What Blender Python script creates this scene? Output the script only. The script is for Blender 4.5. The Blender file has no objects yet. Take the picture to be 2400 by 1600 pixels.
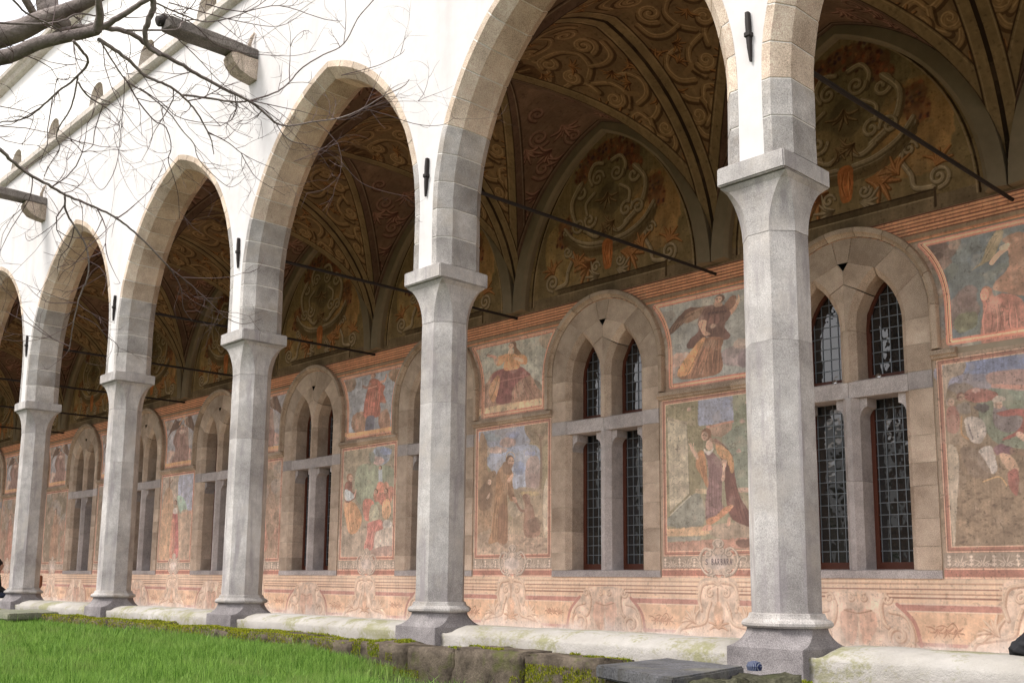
import bpy, bmesh, math, random
import numpy as np
from mathutils import Matrix, Vector, noise as mnoise
random.seed(7); RNG = np.random.RandomState(7)
R = math.radians
scene = bpy.context.scene
COL = scene.collection

# ------------------------------------------------------------------ camera
CAM = Vector((4.79233, -7.30542, -0.02582))
PITCH, YAW, ROLL = 1.7246, 0.8145, 0.0092
MW = (Matrix.Rotation(YAW, 3, 'Z') @ Matrix.Rotation(PITCH, 3, 'X') @ Matrix.Rotation(ROLL, 3, 'Z'))
cd = bpy.data.cameras.new('camera'); cam = bpy.data.objects.new('camera', cd); COL.objects.link(cam)
cam.matrix_world = Matrix.Translation(CAM) @ MW.to_4x4()
cd.sensor_width = 36; cd.lens = 2442.3 / 2400 * 36; cd.shift_y = 0.075
cd.clip_end = 400; cd.clip_start = 0.05
scene.camera = cam

# ------------------------------------------------------------------ world, sun, exposure
SUN_EL, SUN_AZ = R(50), R(205)          # soft overcast light from the garden side
world = bpy.data.worlds.new('World'); scene.world = world; world.use_nodes = True
wn = world.node_tree; wn.nodes.clear()
sky = wn.nodes.new('ShaderNodeTexSky'); sky.sky_type = 'NISHITA'; sky.sun_disc = False
sky.sun_elevation = SUN_EL; sky.sun_rotation = SUN_AZ; sky.air_density = 1.0; sky.dust_density = 6.0; sky.ozone_density = 1.0
mixc = wn.nodes.new('ShaderNodeMixRGB'); mixc.inputs[0].default_value = 0.82      # cloud layer over the blue
mixc.inputs[2].default_value = (8.4, 8.3, 8.6, 1)
wn.links.new(sky.outputs[0], mixc.inputs[1])
bg = wn.nodes.new('ShaderNodeBackground'); bg.inputs[1].default_value = 0.11
wo = wn.nodes.new('ShaderNodeOutputWorld')
wn.links.new(mixc.outputs[0], bg.inputs[0]); wn.links.new(bg.outputs[0], wo.inputs[0])
sd = bpy.data.lights.new('sun', 'SUN'); sd.energy = 1.5; sd.angle = R(15); sd.color = (1.0, 0.965, 0.92)
sun = bpy.data.objects.new('sun', sd); COL.objects.link(sun)
sdir = Vector((math.sin(SUN_AZ) * math.cos(SUN_EL), math.cos(SUN_AZ) * math.cos(SUN_EL), math.sin(SUN_EL)))
sun.rotation_euler = (-sdir).to_track_quat('-Z', 'Y').to_euler(); sun.location = (0, -20, 30)
scene.view_settings.view_transform = 'Standard'; scene.view_settings.look = 'None'
scene.view_settings.exposure = 1.03; scene.view_settings.gamma = 1.0
try: scene.view_settings.use_curve_mapping = False
except Exception: pass
scene.render.engine = 'CYCLES'
scene.cycles.max_bounces = 8; scene.cycles.diffuse_bounces = 5; scene.cycles.glossy_bounces = 3
scene.cycles.transparent_max_bounces = 8; scene.cycles.use_denoising = True

# ------------------------------------------------------------------ dimensions
B = 4.5
CX = {k: -B * k - 0.012 for k in range(-1, 12)}       # column axes
YC = 0.37                                             # column centre, depth
ZAB = 3.572                                           # abacus top
WALL = 5.83
WC = {k: -2.345 - 4.52 * k for k in range(-1, 11)}      # window centres
PC = {k: -0.08 - 4.52 * k for k in range(-1, 11)}      # fresco centres

# ------------------------------------------------------------------ object helpers
def link(name, me, mat=None, parent=None, loc=None):
    o = bpy.data.objects.new(name, me); COL.objects.link(o)
    if mat is not None:
        me.materials.clear()
        for m in (mat if isinstance(mat, (list, tuple)) else [mat]): me.materials.append(m)
    if parent is not None: o.parent = parent
    if loc is not None: o.location = loc
    return o
def tag(o, label=None, cat=None, group=None, kind=None):
    for k, v in (('label', label), ('category', cat), ('group', group), ('kind', kind)):
        if v: o[k] = v
    return o
def empty(name, loc, label, cat, group=None):
    o = bpy.data.objects.new(name, None); COL.objects.link(o); o.location = loc; o.empty_display_size = .1
    return tag(o, label, cat, group)
def mesh(name, vs, fs, uvs=None, smooth=False):
    me = bpy.data.meshes.new(name); me.from_pydata([tuple(v) for v in vs], [], fs)
    if uvs is not None:
        l = me.uv_layers.new(name='UVMap'); i = 0
        for f in fs:
            for v in f: l.data[i].uv = uvs[v]; i += 1
    if smooth: me.polygons.foreach_set('use_smooth', [True] * len(me.polygons))
    me.update(); return me
def fixn(me):
    bm = bmesh.new(); bm.from_mesh(me); bmesh.ops.recalc_face_normals(bm, faces=bm.faces); bm.to_mesh(me); bm.free(); return me
def box_me(name, x0, x1, y0, y1, z0, z1, bev=0.0, seg=1):
    bm = bmesh.new()
    v = [bm.verts.new((x, y, z)) for x in (x0, x1) for y in (y0, y1) for z in (z0, z1)]
    for f in ((0,1,3,2),(4,6,7,5),(0,4,5,1),(2,3,7,6),(0,2,6,4),(1,5,7,3)): bm.faces.new([v[i] for i in f])
    if bev: bmesh.ops.bevel(bm, geom=bm.edges[:], offset=bev, segments=seg, affect='EDGES')
    bmesh.ops.recalc_face_normals(bm, faces=bm.faces)
    me = bpy.data.meshes.new(name); bm.to_mesh(me); bm.free(); return me
def box(name, x0, x1, y0, y1, z0, z1, mat, parent=None, bev=0.0):
    return link(name, box_me(name, x0, x1, y0, y1, z0, z1, bev), mat, parent)
def loft(rings, close=True, capa=True, capb=True):
    n = len(rings[0]); vs = [p for r in rings for p in r]; fs = []
    for i in range(len(rings) - 1):
        for j in range(n if close else n - 1):
            a = i * n + j; b = i * n + (j + 1) % n; fs.append((a, b, b + n, a + n))
    if capa: fs.append(tuple(range(n))[::-1])
    if capb: fs.append(tuple(range((len(rings) - 1) * n, len(rings) * n)))
    return vs, fs
def tube(pts, rad, n=6, cap=True):
    """verts, faces of a tapering tube through pts"""
    pts = [Vector(p) for p in pts]; rings = []
    up = Vector((0.13, 0.31, 0.94))
    for i, p in enumerate(pts):
        t = (pts[min(i + 1, len(pts) - 1)] - pts[max(i - 1, 0)])
        t = t.normalized() if t.length > 1e-9 else Vector((0, 0, 1))
        a = t.cross(up); a = a.normalized() if a.length > 1e-3 else t.orthogonal().normalized(); b = t.cross(a)
        r = rad[i] if isinstance(rad, (list, tuple)) else rad
        rings.append([p + a * math.cos(q) * r + b * math.sin(q) * r for q in [2 * math.pi * k / n for k in range(n)]])
    return loft(rings, True, cap, cap)
def join(parts):
    vs, fs = [], []
    for v, f in parts:
        o = len(vs); vs += list(v); fs += [tuple(i + o for i in q) for q in f]
    return vs, fs

# ------------------------------------------------------------------ materials
def NT(m): return m.node_tree.nodes, m.node_tree.links
def base_mat(name, rough=0.9, spec=0.2):
    m = bpy.data.materials.new(name); m.use_nodes = True; b = m.node_tree.nodes['Principled BSDF']
    b.inputs['Roughness'].default_value = rough; b.inputs['Specular IOR Level'].default_value = spec
    return m, b
def nz(N, L, scale, detail=4, rough=.6, vec=None, dist=0.0):
    t = N.new('ShaderNodeTexNoise'); t.inputs['Scale'].default_value = scale; t.inputs['Detail'].default_value = detail
    t.inputs['Roughness'].default_value = rough; t.inputs['Distortion'].default_value = dist
    if vec is not None: L.new(vec, t.inputs['Vector'])
    return t
def ramp(N, L, src, stops):
    r = N.new('ShaderNodeValToRGB'); e = r.color_ramp.elements
    while len(e) < len(stops): e.new(0.5)
    for i, (p, c) in enumerate(stops):
        e[i].position = p; e[i].color = (c, c, c, 1) if isinstance(c, (int, float)) else (*c, 1)
    L.new(src, r.inputs[0]); return r
def mix(N, L, fac, a, b, mode='MIX'):
    x = N.new('ShaderNodeMixRGB'); x.blend_type = mode
    for i, s in ((0, fac), (1, a), (2, b)):
        if hasattr(s, 'links'): L.new(s, x.inputs[i])
        elif isinstance(s, (int, float)): x.inputs[i].default_value = s if i == 0 else (s, s, s, 1)
        else: x.inputs[i].default_value = (*s, 1)
    return x.outputs[0]
def wpos(N, L, obj=False):
    """world position plus a jump per object so that copies differ"""
    g = N.new('ShaderNodeNewGeometry'); oi = N.new('ShaderNodeObjectInfo')
    v = N.new('ShaderNodeVectorMath'); v.operation = 'ADD'; s = N.new('ShaderNodeVectorMath'); s.operation = 'SCALE'
    c = N.new('ShaderNodeCombineXYZ'); L.new(oi.outputs['Random'], c.inputs[0]); L.new(oi.outputs['Random'], c.inputs[2])
    L.new(c.outputs[0], s.inputs[0]); s.inputs['Scale'].default_value = 31.0
    L.new(g.outputs['Position'], v.inputs[0]); L.new(s.outputs[0], v.inputs[1])
    return v.outputs[0], g, oi
def bump(N, L, b, h, strength, dist):
    u = N.new('ShaderNodeBump'); u.inputs['Strength'].default_value = strength; u.inputs['Distance'].default_value = dist
    L.new(h, u.inputs['Height']); L.new(u.outputs[0], b.inputs['Normal']); return u
def stone(name, dark, light, var=.25, speck=140, pit=.35, stain=None, bumpd=.004, tint=None, rough=.92, grain=.8):
    m, b = base_mat(name, rough, .15); N, L = NT(m); p, g, oi = wpos(N, L)
    big = nz(N, L, 1.7, 5, .6, p); mid = nz(N, L, 9, 5, .65, p); fine = nz(N, L, speck, 3, .7, p)
    c = mix(N, L, ramp(N, L, big.outputs[0], [(.32, 0), (.68, 1)]).outputs[0], dark, light)
    c = mix(N, L, .5, c, ramp(N, L, mid.outputs[0], [(.3, .38), (.7, .62)]).outputs[0], 'OVERLAY')
    c = mix(N, L, grain, c, ramp(N, L, fine.outputs[0], [(.32, .22), (.68, .78)]).outputs[0], 'OVERLAY')
    if tint:
        t = nz(N, L, 3.1, 3, .6, p); c = mix(N, L, ramp(N, L, t.outputs[0], [(.5, 0), (.72, .55)]).outputs[0], c, tint)
    hs = N.new('ShaderNodeHueSaturation'); mr = N.new('ShaderNodeMapRange'); L.new(oi.outputs['Random'], mr.inputs[0])
    mr.inputs[3].default_value = 1 - var; mr.inputs[4].default_value = 1 + var
    L.new(mr.outputs[0], hs.inputs['Value']); L.new(c, hs.inputs['Color']); c = hs.outputs[0]
    vo = N.new('ShaderNodeTexVoronoi'); vo.inputs['Scale'].default_value = 42; L.new(p, vo.inputs['Vector'])
    wob = nz(N, L, 6, 2, .5, p)
    pm = N.new('ShaderNodeMath'); pm.operation = 'MULTIPLY'
    L.new(ramp(N, L, vo.outputs['Distance'], [(.10, 1), (.2, 0)]).outputs[0], pm.inputs[0]); L.new(ramp(N, L, wob.outputs[0], [(.45, 0), (.62, 1)]).outputs[0], pm.inputs[1])
    pf = N.new('ShaderNodeMath'); pf.operation = 'MULTIPLY'; L.new(pm.outputs[0], pf.inputs[0]); pf.inputs[1].default_value = pit
    c = mix(N, L, pf.outputs[0], c, tuple(x * .45 for x in dark))
    if stain:   # long weather streaks
        mp = N.new('ShaderNodeMapping'); mp.inputs['Scale'].default_value = (5, 5, .6); L.new(p, mp.inputs[0])
        s = nz(N, L, 1.6, 5, .62, mp.outputs[0]); c = mix(N, L, ramp(N, L, s.outputs[0], [(.52, 0), (.68, .65)]).outputs[0], c, stain)
    L.new(c, b.inputs['Base Color'])
    h1 = mix(N, L, .5, mid.outputs[0], fine.outputs[0]); h = mix(N, L, pm.outputs[0], h1, (0, 0, 0))
    bump(N, L, b, h, 1.0, bumpd); return m
M = {}
M['grey'] = stone('grey_piperno', (.27, .25, .235), (.56, .53, .50), .17, 120, .35, bumpd=.006, tint=(.36, .31, .25))
M['greydark'] = stone('dark_piperno', (.115, .105, .108), (.235, .215, .21), .18, 120, .3, bumpd=.006)
M['shaft'] = stone('shaft_piperno', (.31, .288, .275), (.58, .55, .525), .06, 110, .45, stain=(.28, .25, .26), bumpd=.005, tint=(.50, .45, .40), grain=.6)
M['tan'] = stone('tan_tuff', (.42, .33, .25), (.72, .60, .48), .17, 90, .5, bumpd=.006)
M['tanwin'] = stone('tan_window_stone', (.41, .32, .25), (.67, .555, .455), .17, 100, .35, bumpd=.004)
M['greywin'] = stone('grey_window_stone', (.38, .35, .35), (.58, .545, .54), .12, 110, .3, bumpd=.004)
M['hood'] = stone('hood_stone', (.37, .29, .22), (.57, .465, .37), .14, 100, .35, bumpd=.004)
M['mortar'] = stone('lime_mortar', (.70, .67, .62), (.85, .82, .77), .05, 90, .2)
M['mortardark'] = stone('window_mortar', (.40, .34, .27), (.58, .51, .42), .05, 90, .2)
M['plinth'] = stone('plinth_piperno', (.17, .155, .155), (.33, .305, .30), .08, 110, .3, bumpd=.006)
M['slab'] = stone('slate_slab', (.07, .07, .074), (.145, .143, .15), .1, 60, .3, stain=(.07, .065, .055), bumpd=.004, tint=(.2, .19, .14))
M['parapet'] = None
def plaster(name, c0, c1, streak=None, scale=1.0, green=None, b_=.0015):
    m, b = base_mat(name, .9, .1); N, L = NT(m); p, g, oi = wpos(N, L)
    a = nz(N, L, .9 * scale, 6, .6, p); f = nz(N, L, 55, 4, .7, p); md = nz(N, L, 7, 5, .6, p)
    c = mix(N, L, ramp(N, L, a.outputs[0], [(.3, 0), (.7, 1)]).outputs[0], c0, c1)
    c = mix(N, L, .25, c, ramp(N, L, md.outputs[0], [(.3, .34), (.7, .66)]).outputs[0], 'OVERLAY')
    if streak:
        mp = N.new('ShaderNodeMapping'); mp.inputs['Scale'].default_value = (2.5, 2.5, .25); L.new(g.outputs['Position'], mp.inputs[0])
        s = nz(N, L, 1.2, 6, .65, mp.outputs[0]); c = mix(N, L, ramp(N, L, s.outputs[0], [(.5, 0), (.72, .6)]).outputs[0], c, streak)
    if green:
        s = nz(N, L, 2.3, 5, .6, p); s2 = nz(N, L, 26, 4, .7, p)
        k = mix(N, L, .35, s.outputs[0], s2.outputs[0]); c = mix(N, L, ramp(N, L, k, [(.50, 0), (.59, .75)]).outputs[0], c, green)
        s = nz(N, L, 3.7, 5, .6, p); k = mix(N, L, .4, s.outputs[0], s2.outputs[0]); c = mix(N, L, ramp(N, L, k, [(.55, 0), (.66, .6)]).outputs[0], c, (.40, .38, .33))
    L.new(c, b.inputs['Base Color'])
    bump(N, L, b, mix(N, L, .4, md.outputs[0], f.outputs[0]), .8, b_ * 2.5); return m
M['facade'] = plaster('facade_plaster', (.66, .635, .62), (.73, .71, .695), streak=(.56, .53, .515))
M['upper'] = plaster('upper_plaster', (.78, .765, .74), (.84, .825, .80), streak=(.72, .69, .65))
M['parapet'] = plaster('parapet_whitewash', (.33, .305, .26), (.50, .475, .445), green=(.24, .235, .10), b_=.012)
M['bareplaster'] = plaster('gallery_plaster', (.42, .35, .27), (.50, .43, .34))
M['ledge'] = stone('ledge_stone', (.56, .50, .44), (.68, .62, .55), .05, 60, .15, stain=(.45, .42, .37))
M['beam'] = stone('beam_stone', (.13, .115, .105), (.25, .22, .195), .1, 60, .3, stain=(.08, .07, .06), bumpd=.01)
M['corbel'] = stone('corbel_stone', (.33, .26, .20), (.52, .43, .35), .1, 60, .4, stain=(.13, .12, .09), bumpd=.01)
def plain(name, col, rough=.6, spec=.4, metal=0, var=.0, sc=40):
    m, b = base_mat(name, rough, spec); b.inputs['Metallic'].default_value = metal; N, L = NT(m); p, g, oi = wpos(N, L)
    t = nz(N, L, sc, 4, .6, p); c = mix(N, L, t.outputs[0], tuple(x * (1 - .35) for x in col), tuple(min(1, x * 1.35) for x in col)); L.new(c, b.inputs['Base Color'])
    bump(N, L, b, t.outputs[0], .4, .002); return m
M['iron'] = plain('rusty_iron', (.028, .022, .02), .7, .4, .3)
M['wood'] = plain('red_brown_wood', (.10, .028, .014), .5, .4)
M['lead'] = plain('lead_came', (.20, .225, .25), .45, .5, .4)
M['black'] = plain('black_cloth', (.02, .02, .023), .85, .3)
M['floor'] = plain('terracotta_floor', (.50, .37, .26), .8, .3, sc=6)
M['room'] = plain('unlit_black', (.02, .018, .016), .9, .1)  # near black stands in for unlit depth: room walls, pierced hole
def bark():
    m, b = base_mat('bark', .85, .2); N, L = NT(m); p, g, oi = wpos(N, L)
    a = nz(N, L, 7, 5, .6, p); f = nz(N, L, 60, 4, .7, p)
    c = mix(N, L, ramp(N, L, a.outputs[0], [(.3, 0), (.7, 1)]).outputs[0], (.15, .12, .11), (.34, .29, .265))
    c = mix(N, L, .5, c, ramp(N, L, f.outputs[0], [(.3, .35), (.7, .65)]).outputs[0], 'OVERLAY'); L.new(c, b.inputs['Base Color'])
    bump(N, L, b, mix(N, L, .5, a.outputs[0], f.outputs[0]), 1.0, .025); return m
M['bark'] = bark()
M['twig'] = plain('twig_bark', (.12, .085, .08), .8, .2)
def glass():
    m, b = base_mat('old_window_glass', .03, .7); N, L = NT(m); p, g, oi = wpos(N, L)
    b.inputs['Base Color'].default_value = (.012, .014, .016, 1); b.inputs['IOR'].default_value = 1.65
    t = nz(N, L, 5, 2, .5, p); bump(N, L, b, t.outputs[0], .28, .02); return m
M['glass'] = glass()
def grassmat(name, a, bb, yel, sc):
    m, b = base_mat(name, .6, .25); N, L = NT(m); g = N.new('ShaderNodeNewGeometry'); t = nz(N, L, sc, 3, .6, g.outputs['Position'])
    c = mix(N, L, ramp(N, L, g.outputs['Random Per Island'], [(.05, 0), (.9, 1)]).outputs[0], a, bb)
    c = mix(N, L, ramp(N, L, t.outputs[0], [(.52, 0), (.76, .6)]).outputs[0], c, yel); L.new(c, b.inputs['Base Color'])
    try:
        b.inputs['Transmission Weight'].default_value = 0.0; b.inputs['Subsurface Weight'].default_value = 0.0
    except Exception: pass
    tr = N.new('ShaderNodeBsdfTranslucent'); L.new(c, tr.inputs[0]); ms = N.new('ShaderNodeMixShader'); ms.inputs[0].default_value = .35
    L.new(b.outputs[0], ms.inputs[1]); L.new(tr.outputs[0], ms.inputs[2]); L.new(ms.outputs[0], N['Material Output'].inputs[0]); return m
M['grass'] = grassmat('grass_blades', (.06, .155, .015), (.31, .50, .10), (.36, .38, .15), 1.6)
M['moss'] = grassmat('moss_tufts', (.10, .13, .008), (.44, .44, .03), (.12, .28, .01), 5)
M['soil'] = plain('lawn_soil', (.06, .075, .03), .95, .1, sc=12)
def mossrock():
    m, b = base_mat('mossy_rock', .95, .1); N, L = NT(m); p, g, oi = wpos(N, L)
    a = nz(N, L, 5, 6, .65, p); f = nz(N, L, 45, 4, .7, p)
    c = mix(N, L, ramp(N, L, a.outputs[0], [(.3, 0), (.7, 1)]).outputs[0], (.035, .028, .022), (.18, .145, .11))
    c = mix(N, L, .6, c, ramp(N, L, f.outputs[0], [(.3, .3), (.7, .7)]).outputs[0], 'OVERLAY')
    s = nz(N, L, 3.3, 5, .6, p); c = mix(N, L, ramp(N, L, s.outputs[0], [(.56, 0), (.68, .6)]).outputs[0], c, (.085, .10, .02))
    L.new(c, b.inputs['Base Color']); bump(N, L, b, mix(N, L, .5, a.outputs[0], f.outputs[0]), 1, .02); return m
M['rock'] = mossrock()
M['rockdark'] = stone('dark_mossy_stone', (.035, .033, .022), (.12, .115, .075), .1, 50, .5, tint=(.06, .075, .02), bumpd=.02)  # darker mossy stone for the front row
# ------------------------------------------------------------------ fresco painting (pure numpy canvases made here)
def vnoise(h, w, cell, seed, octv=3):
    rs = np.random.RandomState(seed); out = np.zeros((h, w)); amp = 1; tot = 0
    for o in range(octv):
        c = max(2, cell / 2 ** o); gh, gw = int(h / c) + 3, int(w / c) + 3; g = rs.rand(gh, gw)
        yy = np.arange(h) / c; xx = np.arange(w) / c; y0 = yy.astype(int); x0 = xx.astype(int)
        fy = (yy - y0)[:, None]; fx = (xx - x0)[None, :]; fy = fy * fy * (3 - 2 * fy); fx = fx * fx * (3 - 2 * fx)
        a = g[np.ix_(y0, x0)]; b = g[np.ix_(y0, x0 + 1)]; c_ = g[np.ix_(y0 + 1, x0)]; d = g[np.ix_(y0 + 1, x0 + 1)]
        out += amp * ((a * (1 - fx) + b * fx) * (1 - fy) + (c_ * (1 - fx) + d * fx) * fy); tot += amp; amp *= .55
    return out / tot
def spline(pts, n=8, closed=False):
    P = [np.array(p, float) for p in pts]
    if len(P) < 3: return P
    out = []; m = len(P)
    rng = range(m) if closed else range(m - 1)
    for i in rng:
        if closed: p0, p1, p2, p3 = P[(i - 1) % m], P[i], P[(i + 1) % m], P[(i + 2) % m]
        else: p0, p1, p2, p3 = P[max(i - 1, 0)], P[i], P[i + 1], P[min(i + 2, m - 1)]
        for k in range(n):
            t = k / n; out.append(.5 * ((2 * p1) + (-p0 + p2) * t + (2 * p0 - 5 * p1 + 4 * p2 - p3) * t * t + (-p0 + 3 * p1 - 3 * p2 + p3) * t ** 3))
    if not closed: out.append(P[-1])
    return out
def homog(src, dst):
    A = []
    for (x, y), (u, v) in zip(src, dst):
        A.append([x, y, 1, 0, 0, 0, -u * x, -u * y, -u]); A.append([0, 0, 0, x, y, 1, -v * x, -v * y, -v])
    return np.linalg.svd(np.array(A, float))[2][-1].reshape(3, 3)
class Canvas:
    """metres in, pixels out; origin top left, y down. quad: four points of the tracing that fall on the canvas rect corners TL TR BR BL"""
    def __init__(s, w, h, ppm, col, seed=1):
        s.w, s.h, s.ppm = w, h, ppm; s.W, s.H = int(w * ppm), int(h * ppm); s.a = np.empty((s.H, s.W, 3)); s.a[:] = np.array(col) / 255.
        s.T = None; s.seed = seed; s.k = 1.0; s.xs = (0, 1)
    def frame(s, src, rect):
        x0, y0, x1, y1 = rect; s.T = homog(src, [(x0, y0), (x1, y0), (x1, y1), (x0, y1)])
        s.k = (x1 - x0) / max(1e-6, abs(src[1][0] - src[0][0]))
    def unframe(s): s.T = None; s.k = 1.0
    def m(s, pts):
        if s.T is None: return [np.array((s.xs[0] + (p[0] - s.xs[0]) * s.xs[1], p[1]), float) * s.ppm for p in pts]
        o = []
        for p in pts:
            q = s.T @ np.array([p[0], p[1], 1.0]); o.append(q[:2] / q[2] * s.ppm)
        return o
    def blend(s, y0, y1, x0, x1, al, col):
        r = s.a[y0:y1, x0:x1]; r += (np.array(col) / 255. - r) * al[..., None]
    def stroke(s, pts, w, col, al=1.0, smooth=True, soft=.8, taper=False):
        P = s.m(pts)
        if smooth: P = spline(P, 5)
        wp = max(w * s.k * s.ppm / 2, .45); n = len(P)
        xs = [p[0] for p in P]; ys = [p[1] for p in P]; pad = wp + 2
        X0, X1 = int(max(0, min(xs) - pad)), int(min(s.W, max(xs) + pad + 1)); Y0, Y1 = int(max(0, min(ys) - pad)), int(min(s.H, max(ys) + pad + 1))
        if X1 <= X0 or Y1 <= Y0: return
        acc = np.zeros((Y1 - Y0, X1 - X0))
        for i in range(n - 1):
            a, b = P[i], P[i + 1]; r = wp * ((1 - .75 * abs(2 * (i + .5) / n - 1)) if taper else 1); pd = r + 1.5
            x0, x1 = int(max(X0, min(a[0], b[0]) - pd)), int(min(X1, max(a[0], b[0]) + pd + 1)); y0, y1 = int(max(Y0, min(a[1], b[1]) - pd)), int(min(Y1, max(a[1], b[1]) + pd + 1))
            if x1 <= x0 or y1 <= y0: continue
            gx = np.arange(x0, x1)[None, :] + .5; gy = np.arange(y0, y1)[:, None] + .5; d = b - a; L2 = d @ d + 1e-9
            t = np.clip(((gx - a[0]) * d[0] + (gy - a[1]) * d[1]) / L2, 0, 1); dd = np.hypot(gx - a[0] - t * d[0], gy - a[1] - t * d[1])
            v = np.clip((r - dd) / soft + .5, 0, 1); q = acc[y0 - Y0:y1 - Y0, x0 - X0:x1 - X0]; np.maximum(q, v, out=q)
        s.blend(Y0, Y1, X0, X1, acc * al, col)
    def poly(s, pts, col, al=1.0, smooth=True, edge=2.0, rag=2.0, tex=.25):
        P = s.m(pts)
        if smooth: P = spline(P, 6, True)
        P = np.array(P); x0, x1 = int(max(0, P[:, 0].min() - 4)), int(min(s.W, P[:, 0].max() + 5)); y0, y1 = int(max(0, P[:, 1].min() - 4)), int(min(s.H, P[:, 1].max() + 5))
        if x1 <= x0 or y1 <= y0: return
        h, w = y1 - y0, x1 - x0; s.seed += 1; n1 = vnoise(h, w, 9, s.seed, 2) - .5; n2 = vnoise(h, w, 9, s.seed + 500, 2) - .5
        gx = np.arange(x0, x1)[None, :] + .5 + n1 * rag * 2; gy = np.arange(y0, y1)[:, None] + .5 + n2 * rag * 2
        ins = np.zeros((h, w), bool); m = len(P)
        for i in range(m):
            ax, ay = P[i]; bx, by = P[(i + 1) % m]
            if abs(by - ay) < 1e-9: continue
            c = ((ay > gy) != (by > gy)) & (gx < (bx - ax) * (gy - ay) / (by - ay) + ax); ins ^= c
        v = ins.astype(float)
        for _ in range(int(edge)):
            q = np.pad(v, 1, mode='edge'); v = (q[:-2, 1:-1] + q[2:, 1:-1] + q[1:-1, :-2] + q[1:-1, 2:] + 2 * v) / 6
        t = 1 + (vnoise(h, w, 26, s.seed + 99, 4) - .5) * tex * 2; al2 = v * al
        r = s.a[y0:y1, x0:x1]; c = np.clip(np.array(col)[None, None, :] / 255. * t[..., None], 0, 1); r += (c - r) * al2[..., None]
    def rect(s, x0, y0, x1, y1, col, al=1.0): s.poly([(x0, y0), (x1, y0), (x1, y1), (x0, y1)], col, al, False, 1, .5, .15)
    def blob(s, x, y, rx, ry, col, al=.6, lumps=7):
        s.seed += 3; rs = random.Random(s.seed)
        s.poly([(x + rx * math.cos(q) * rs.uniform(.8, 1.15), y + ry * math.sin(q) * rs.uniform(.8, 1.15)) for q in [2 * math.pi * i / lumps for i in range(lumps)]], col, al, True, 5, 4, .35)
    def folds(s, tops, bots, n, dark, light, w=2, al=.5):
        rs = random.Random(s.seed + 17); s.seed += 1
        for i in range(n):
            t = (i + rs.uniform(.15, .85)) / n
            a = (tops[0][0] + (tops[1][0] - tops[0][0]) * t, tops[0][1] + (tops[1][1] - tops[0][1]) * t); b = (bots[0][0] + (bots[1][0] - bots[0][0]) * t, bots[0][1] + (bots[1][1] - bots[0][1]) * t)
            mid = ((a[0] + b[0]) / 2 + rs.uniform(-1, 1) * w * 3, (a[1] + b[1]) / 2)
            s.stroke([a, mid, b], w * rs.uniform(.7, 1.5), dark if i % 2 else light, al * rs.uniform(.5, 1), taper=True)
    def face(s, x, y, r, tilt=0, hair=(92, 60, 44), skin=(196, 160, 134), look=-1, longhair=False):
        s.poly([(x + r * .98 * math.cos(q) - look * r * .12, y - r * .12 + r * 1.22 * math.sin(q)) for q in [i * math.pi / 5 for i in range(10)]], hair, .9, True, 2, .6)
        if longhair: s.poly([(x - look * r * .3, y - r), (x - look * r * 1.1, y), (x - look * r * 1.2, y + r * 1.9), (x - look * r * .2, y + r * 1.5)], hair, .85, True, 2, 1)
        s.poly([(x + r * .74 * math.cos(q) + look * r * .12, y + r * 1.05 * math.sin(q) + r * .1) for q in [i * math.pi / 5 for i in range(10)]], skin, .95, True, 2, .4)
        for dx in (-.28, .32): s.stroke([(x + look * r * .2 + dx * r - r * .13, y - r * .05), (x + look * r * .2 + dx * r + r * .13, y - r * .04)], r * .13, (92, 62, 50), .7, False)
        s.stroke([(x + look * r * .25, y), (x + look * r * .34, y + r * .36)], r * .13, (150, 108, 84), .7, False)
        s.stroke([(x + look * r * .1, y + r * .62), (x + look * r * .4, y + r * .62)], r * .13, (150, 84, 72), .75, False)
        s.stroke([(x - look * r * .5, y - r * .3), (x - look * r * .45, y + r * .6), (x, y + r * 1.1)], r * .2, (150, 112, 90), .45)
    def finish(s, gain=1.0, wear=.5, speck=.5, pale=(206, 186, 166)):
        h, w = s.H, s.W; n = vnoise(h, w, s.ppm * .35, s.seed + 1, 5); s.a *= (1 + (n - .5)[..., None] * .36 * wear)
        f = vnoise(h, w, 3, s.seed + 2, 2); s.a *= (1 + (f - .5)[..., None] * .30 * speck)
        p = vnoise(h, w, s.ppm * .22, s.seed + 3, 5); k = np.clip((p - .60) * 9, 0, 1) * .34 * wear; s.a += (np.array(pale) / 255. - s.a) * k[..., None]
        q = vnoise(h, w, 7, s.seed + 4, 3); k = np.clip((q - .68) * 12, 0, 1) * .35 * speck; s.a *= (1 - k[..., None])
        v = vnoise(h, w, 4, s.seed + 5, 1); v2 = vnoise(8, w, 5, s.seed + 8, 2)[:1]; s.a *= 1 + (v2[..., None] - .5) * .16 * wear
        s.a = np.clip(s.a * gain * np.array([1.0, .985, .985]), 0, 1); return s
    def image(s, name):
        im = bpy.data.images.new(name, s.W, s.H, alpha=False); px = np.ones((s.H, s.W, 4), np.float32); px[..., :3] = s.a[::-1]
        im.pixels.foreach_set(px.ravel()); im.update(); im.pack(); return im
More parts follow.
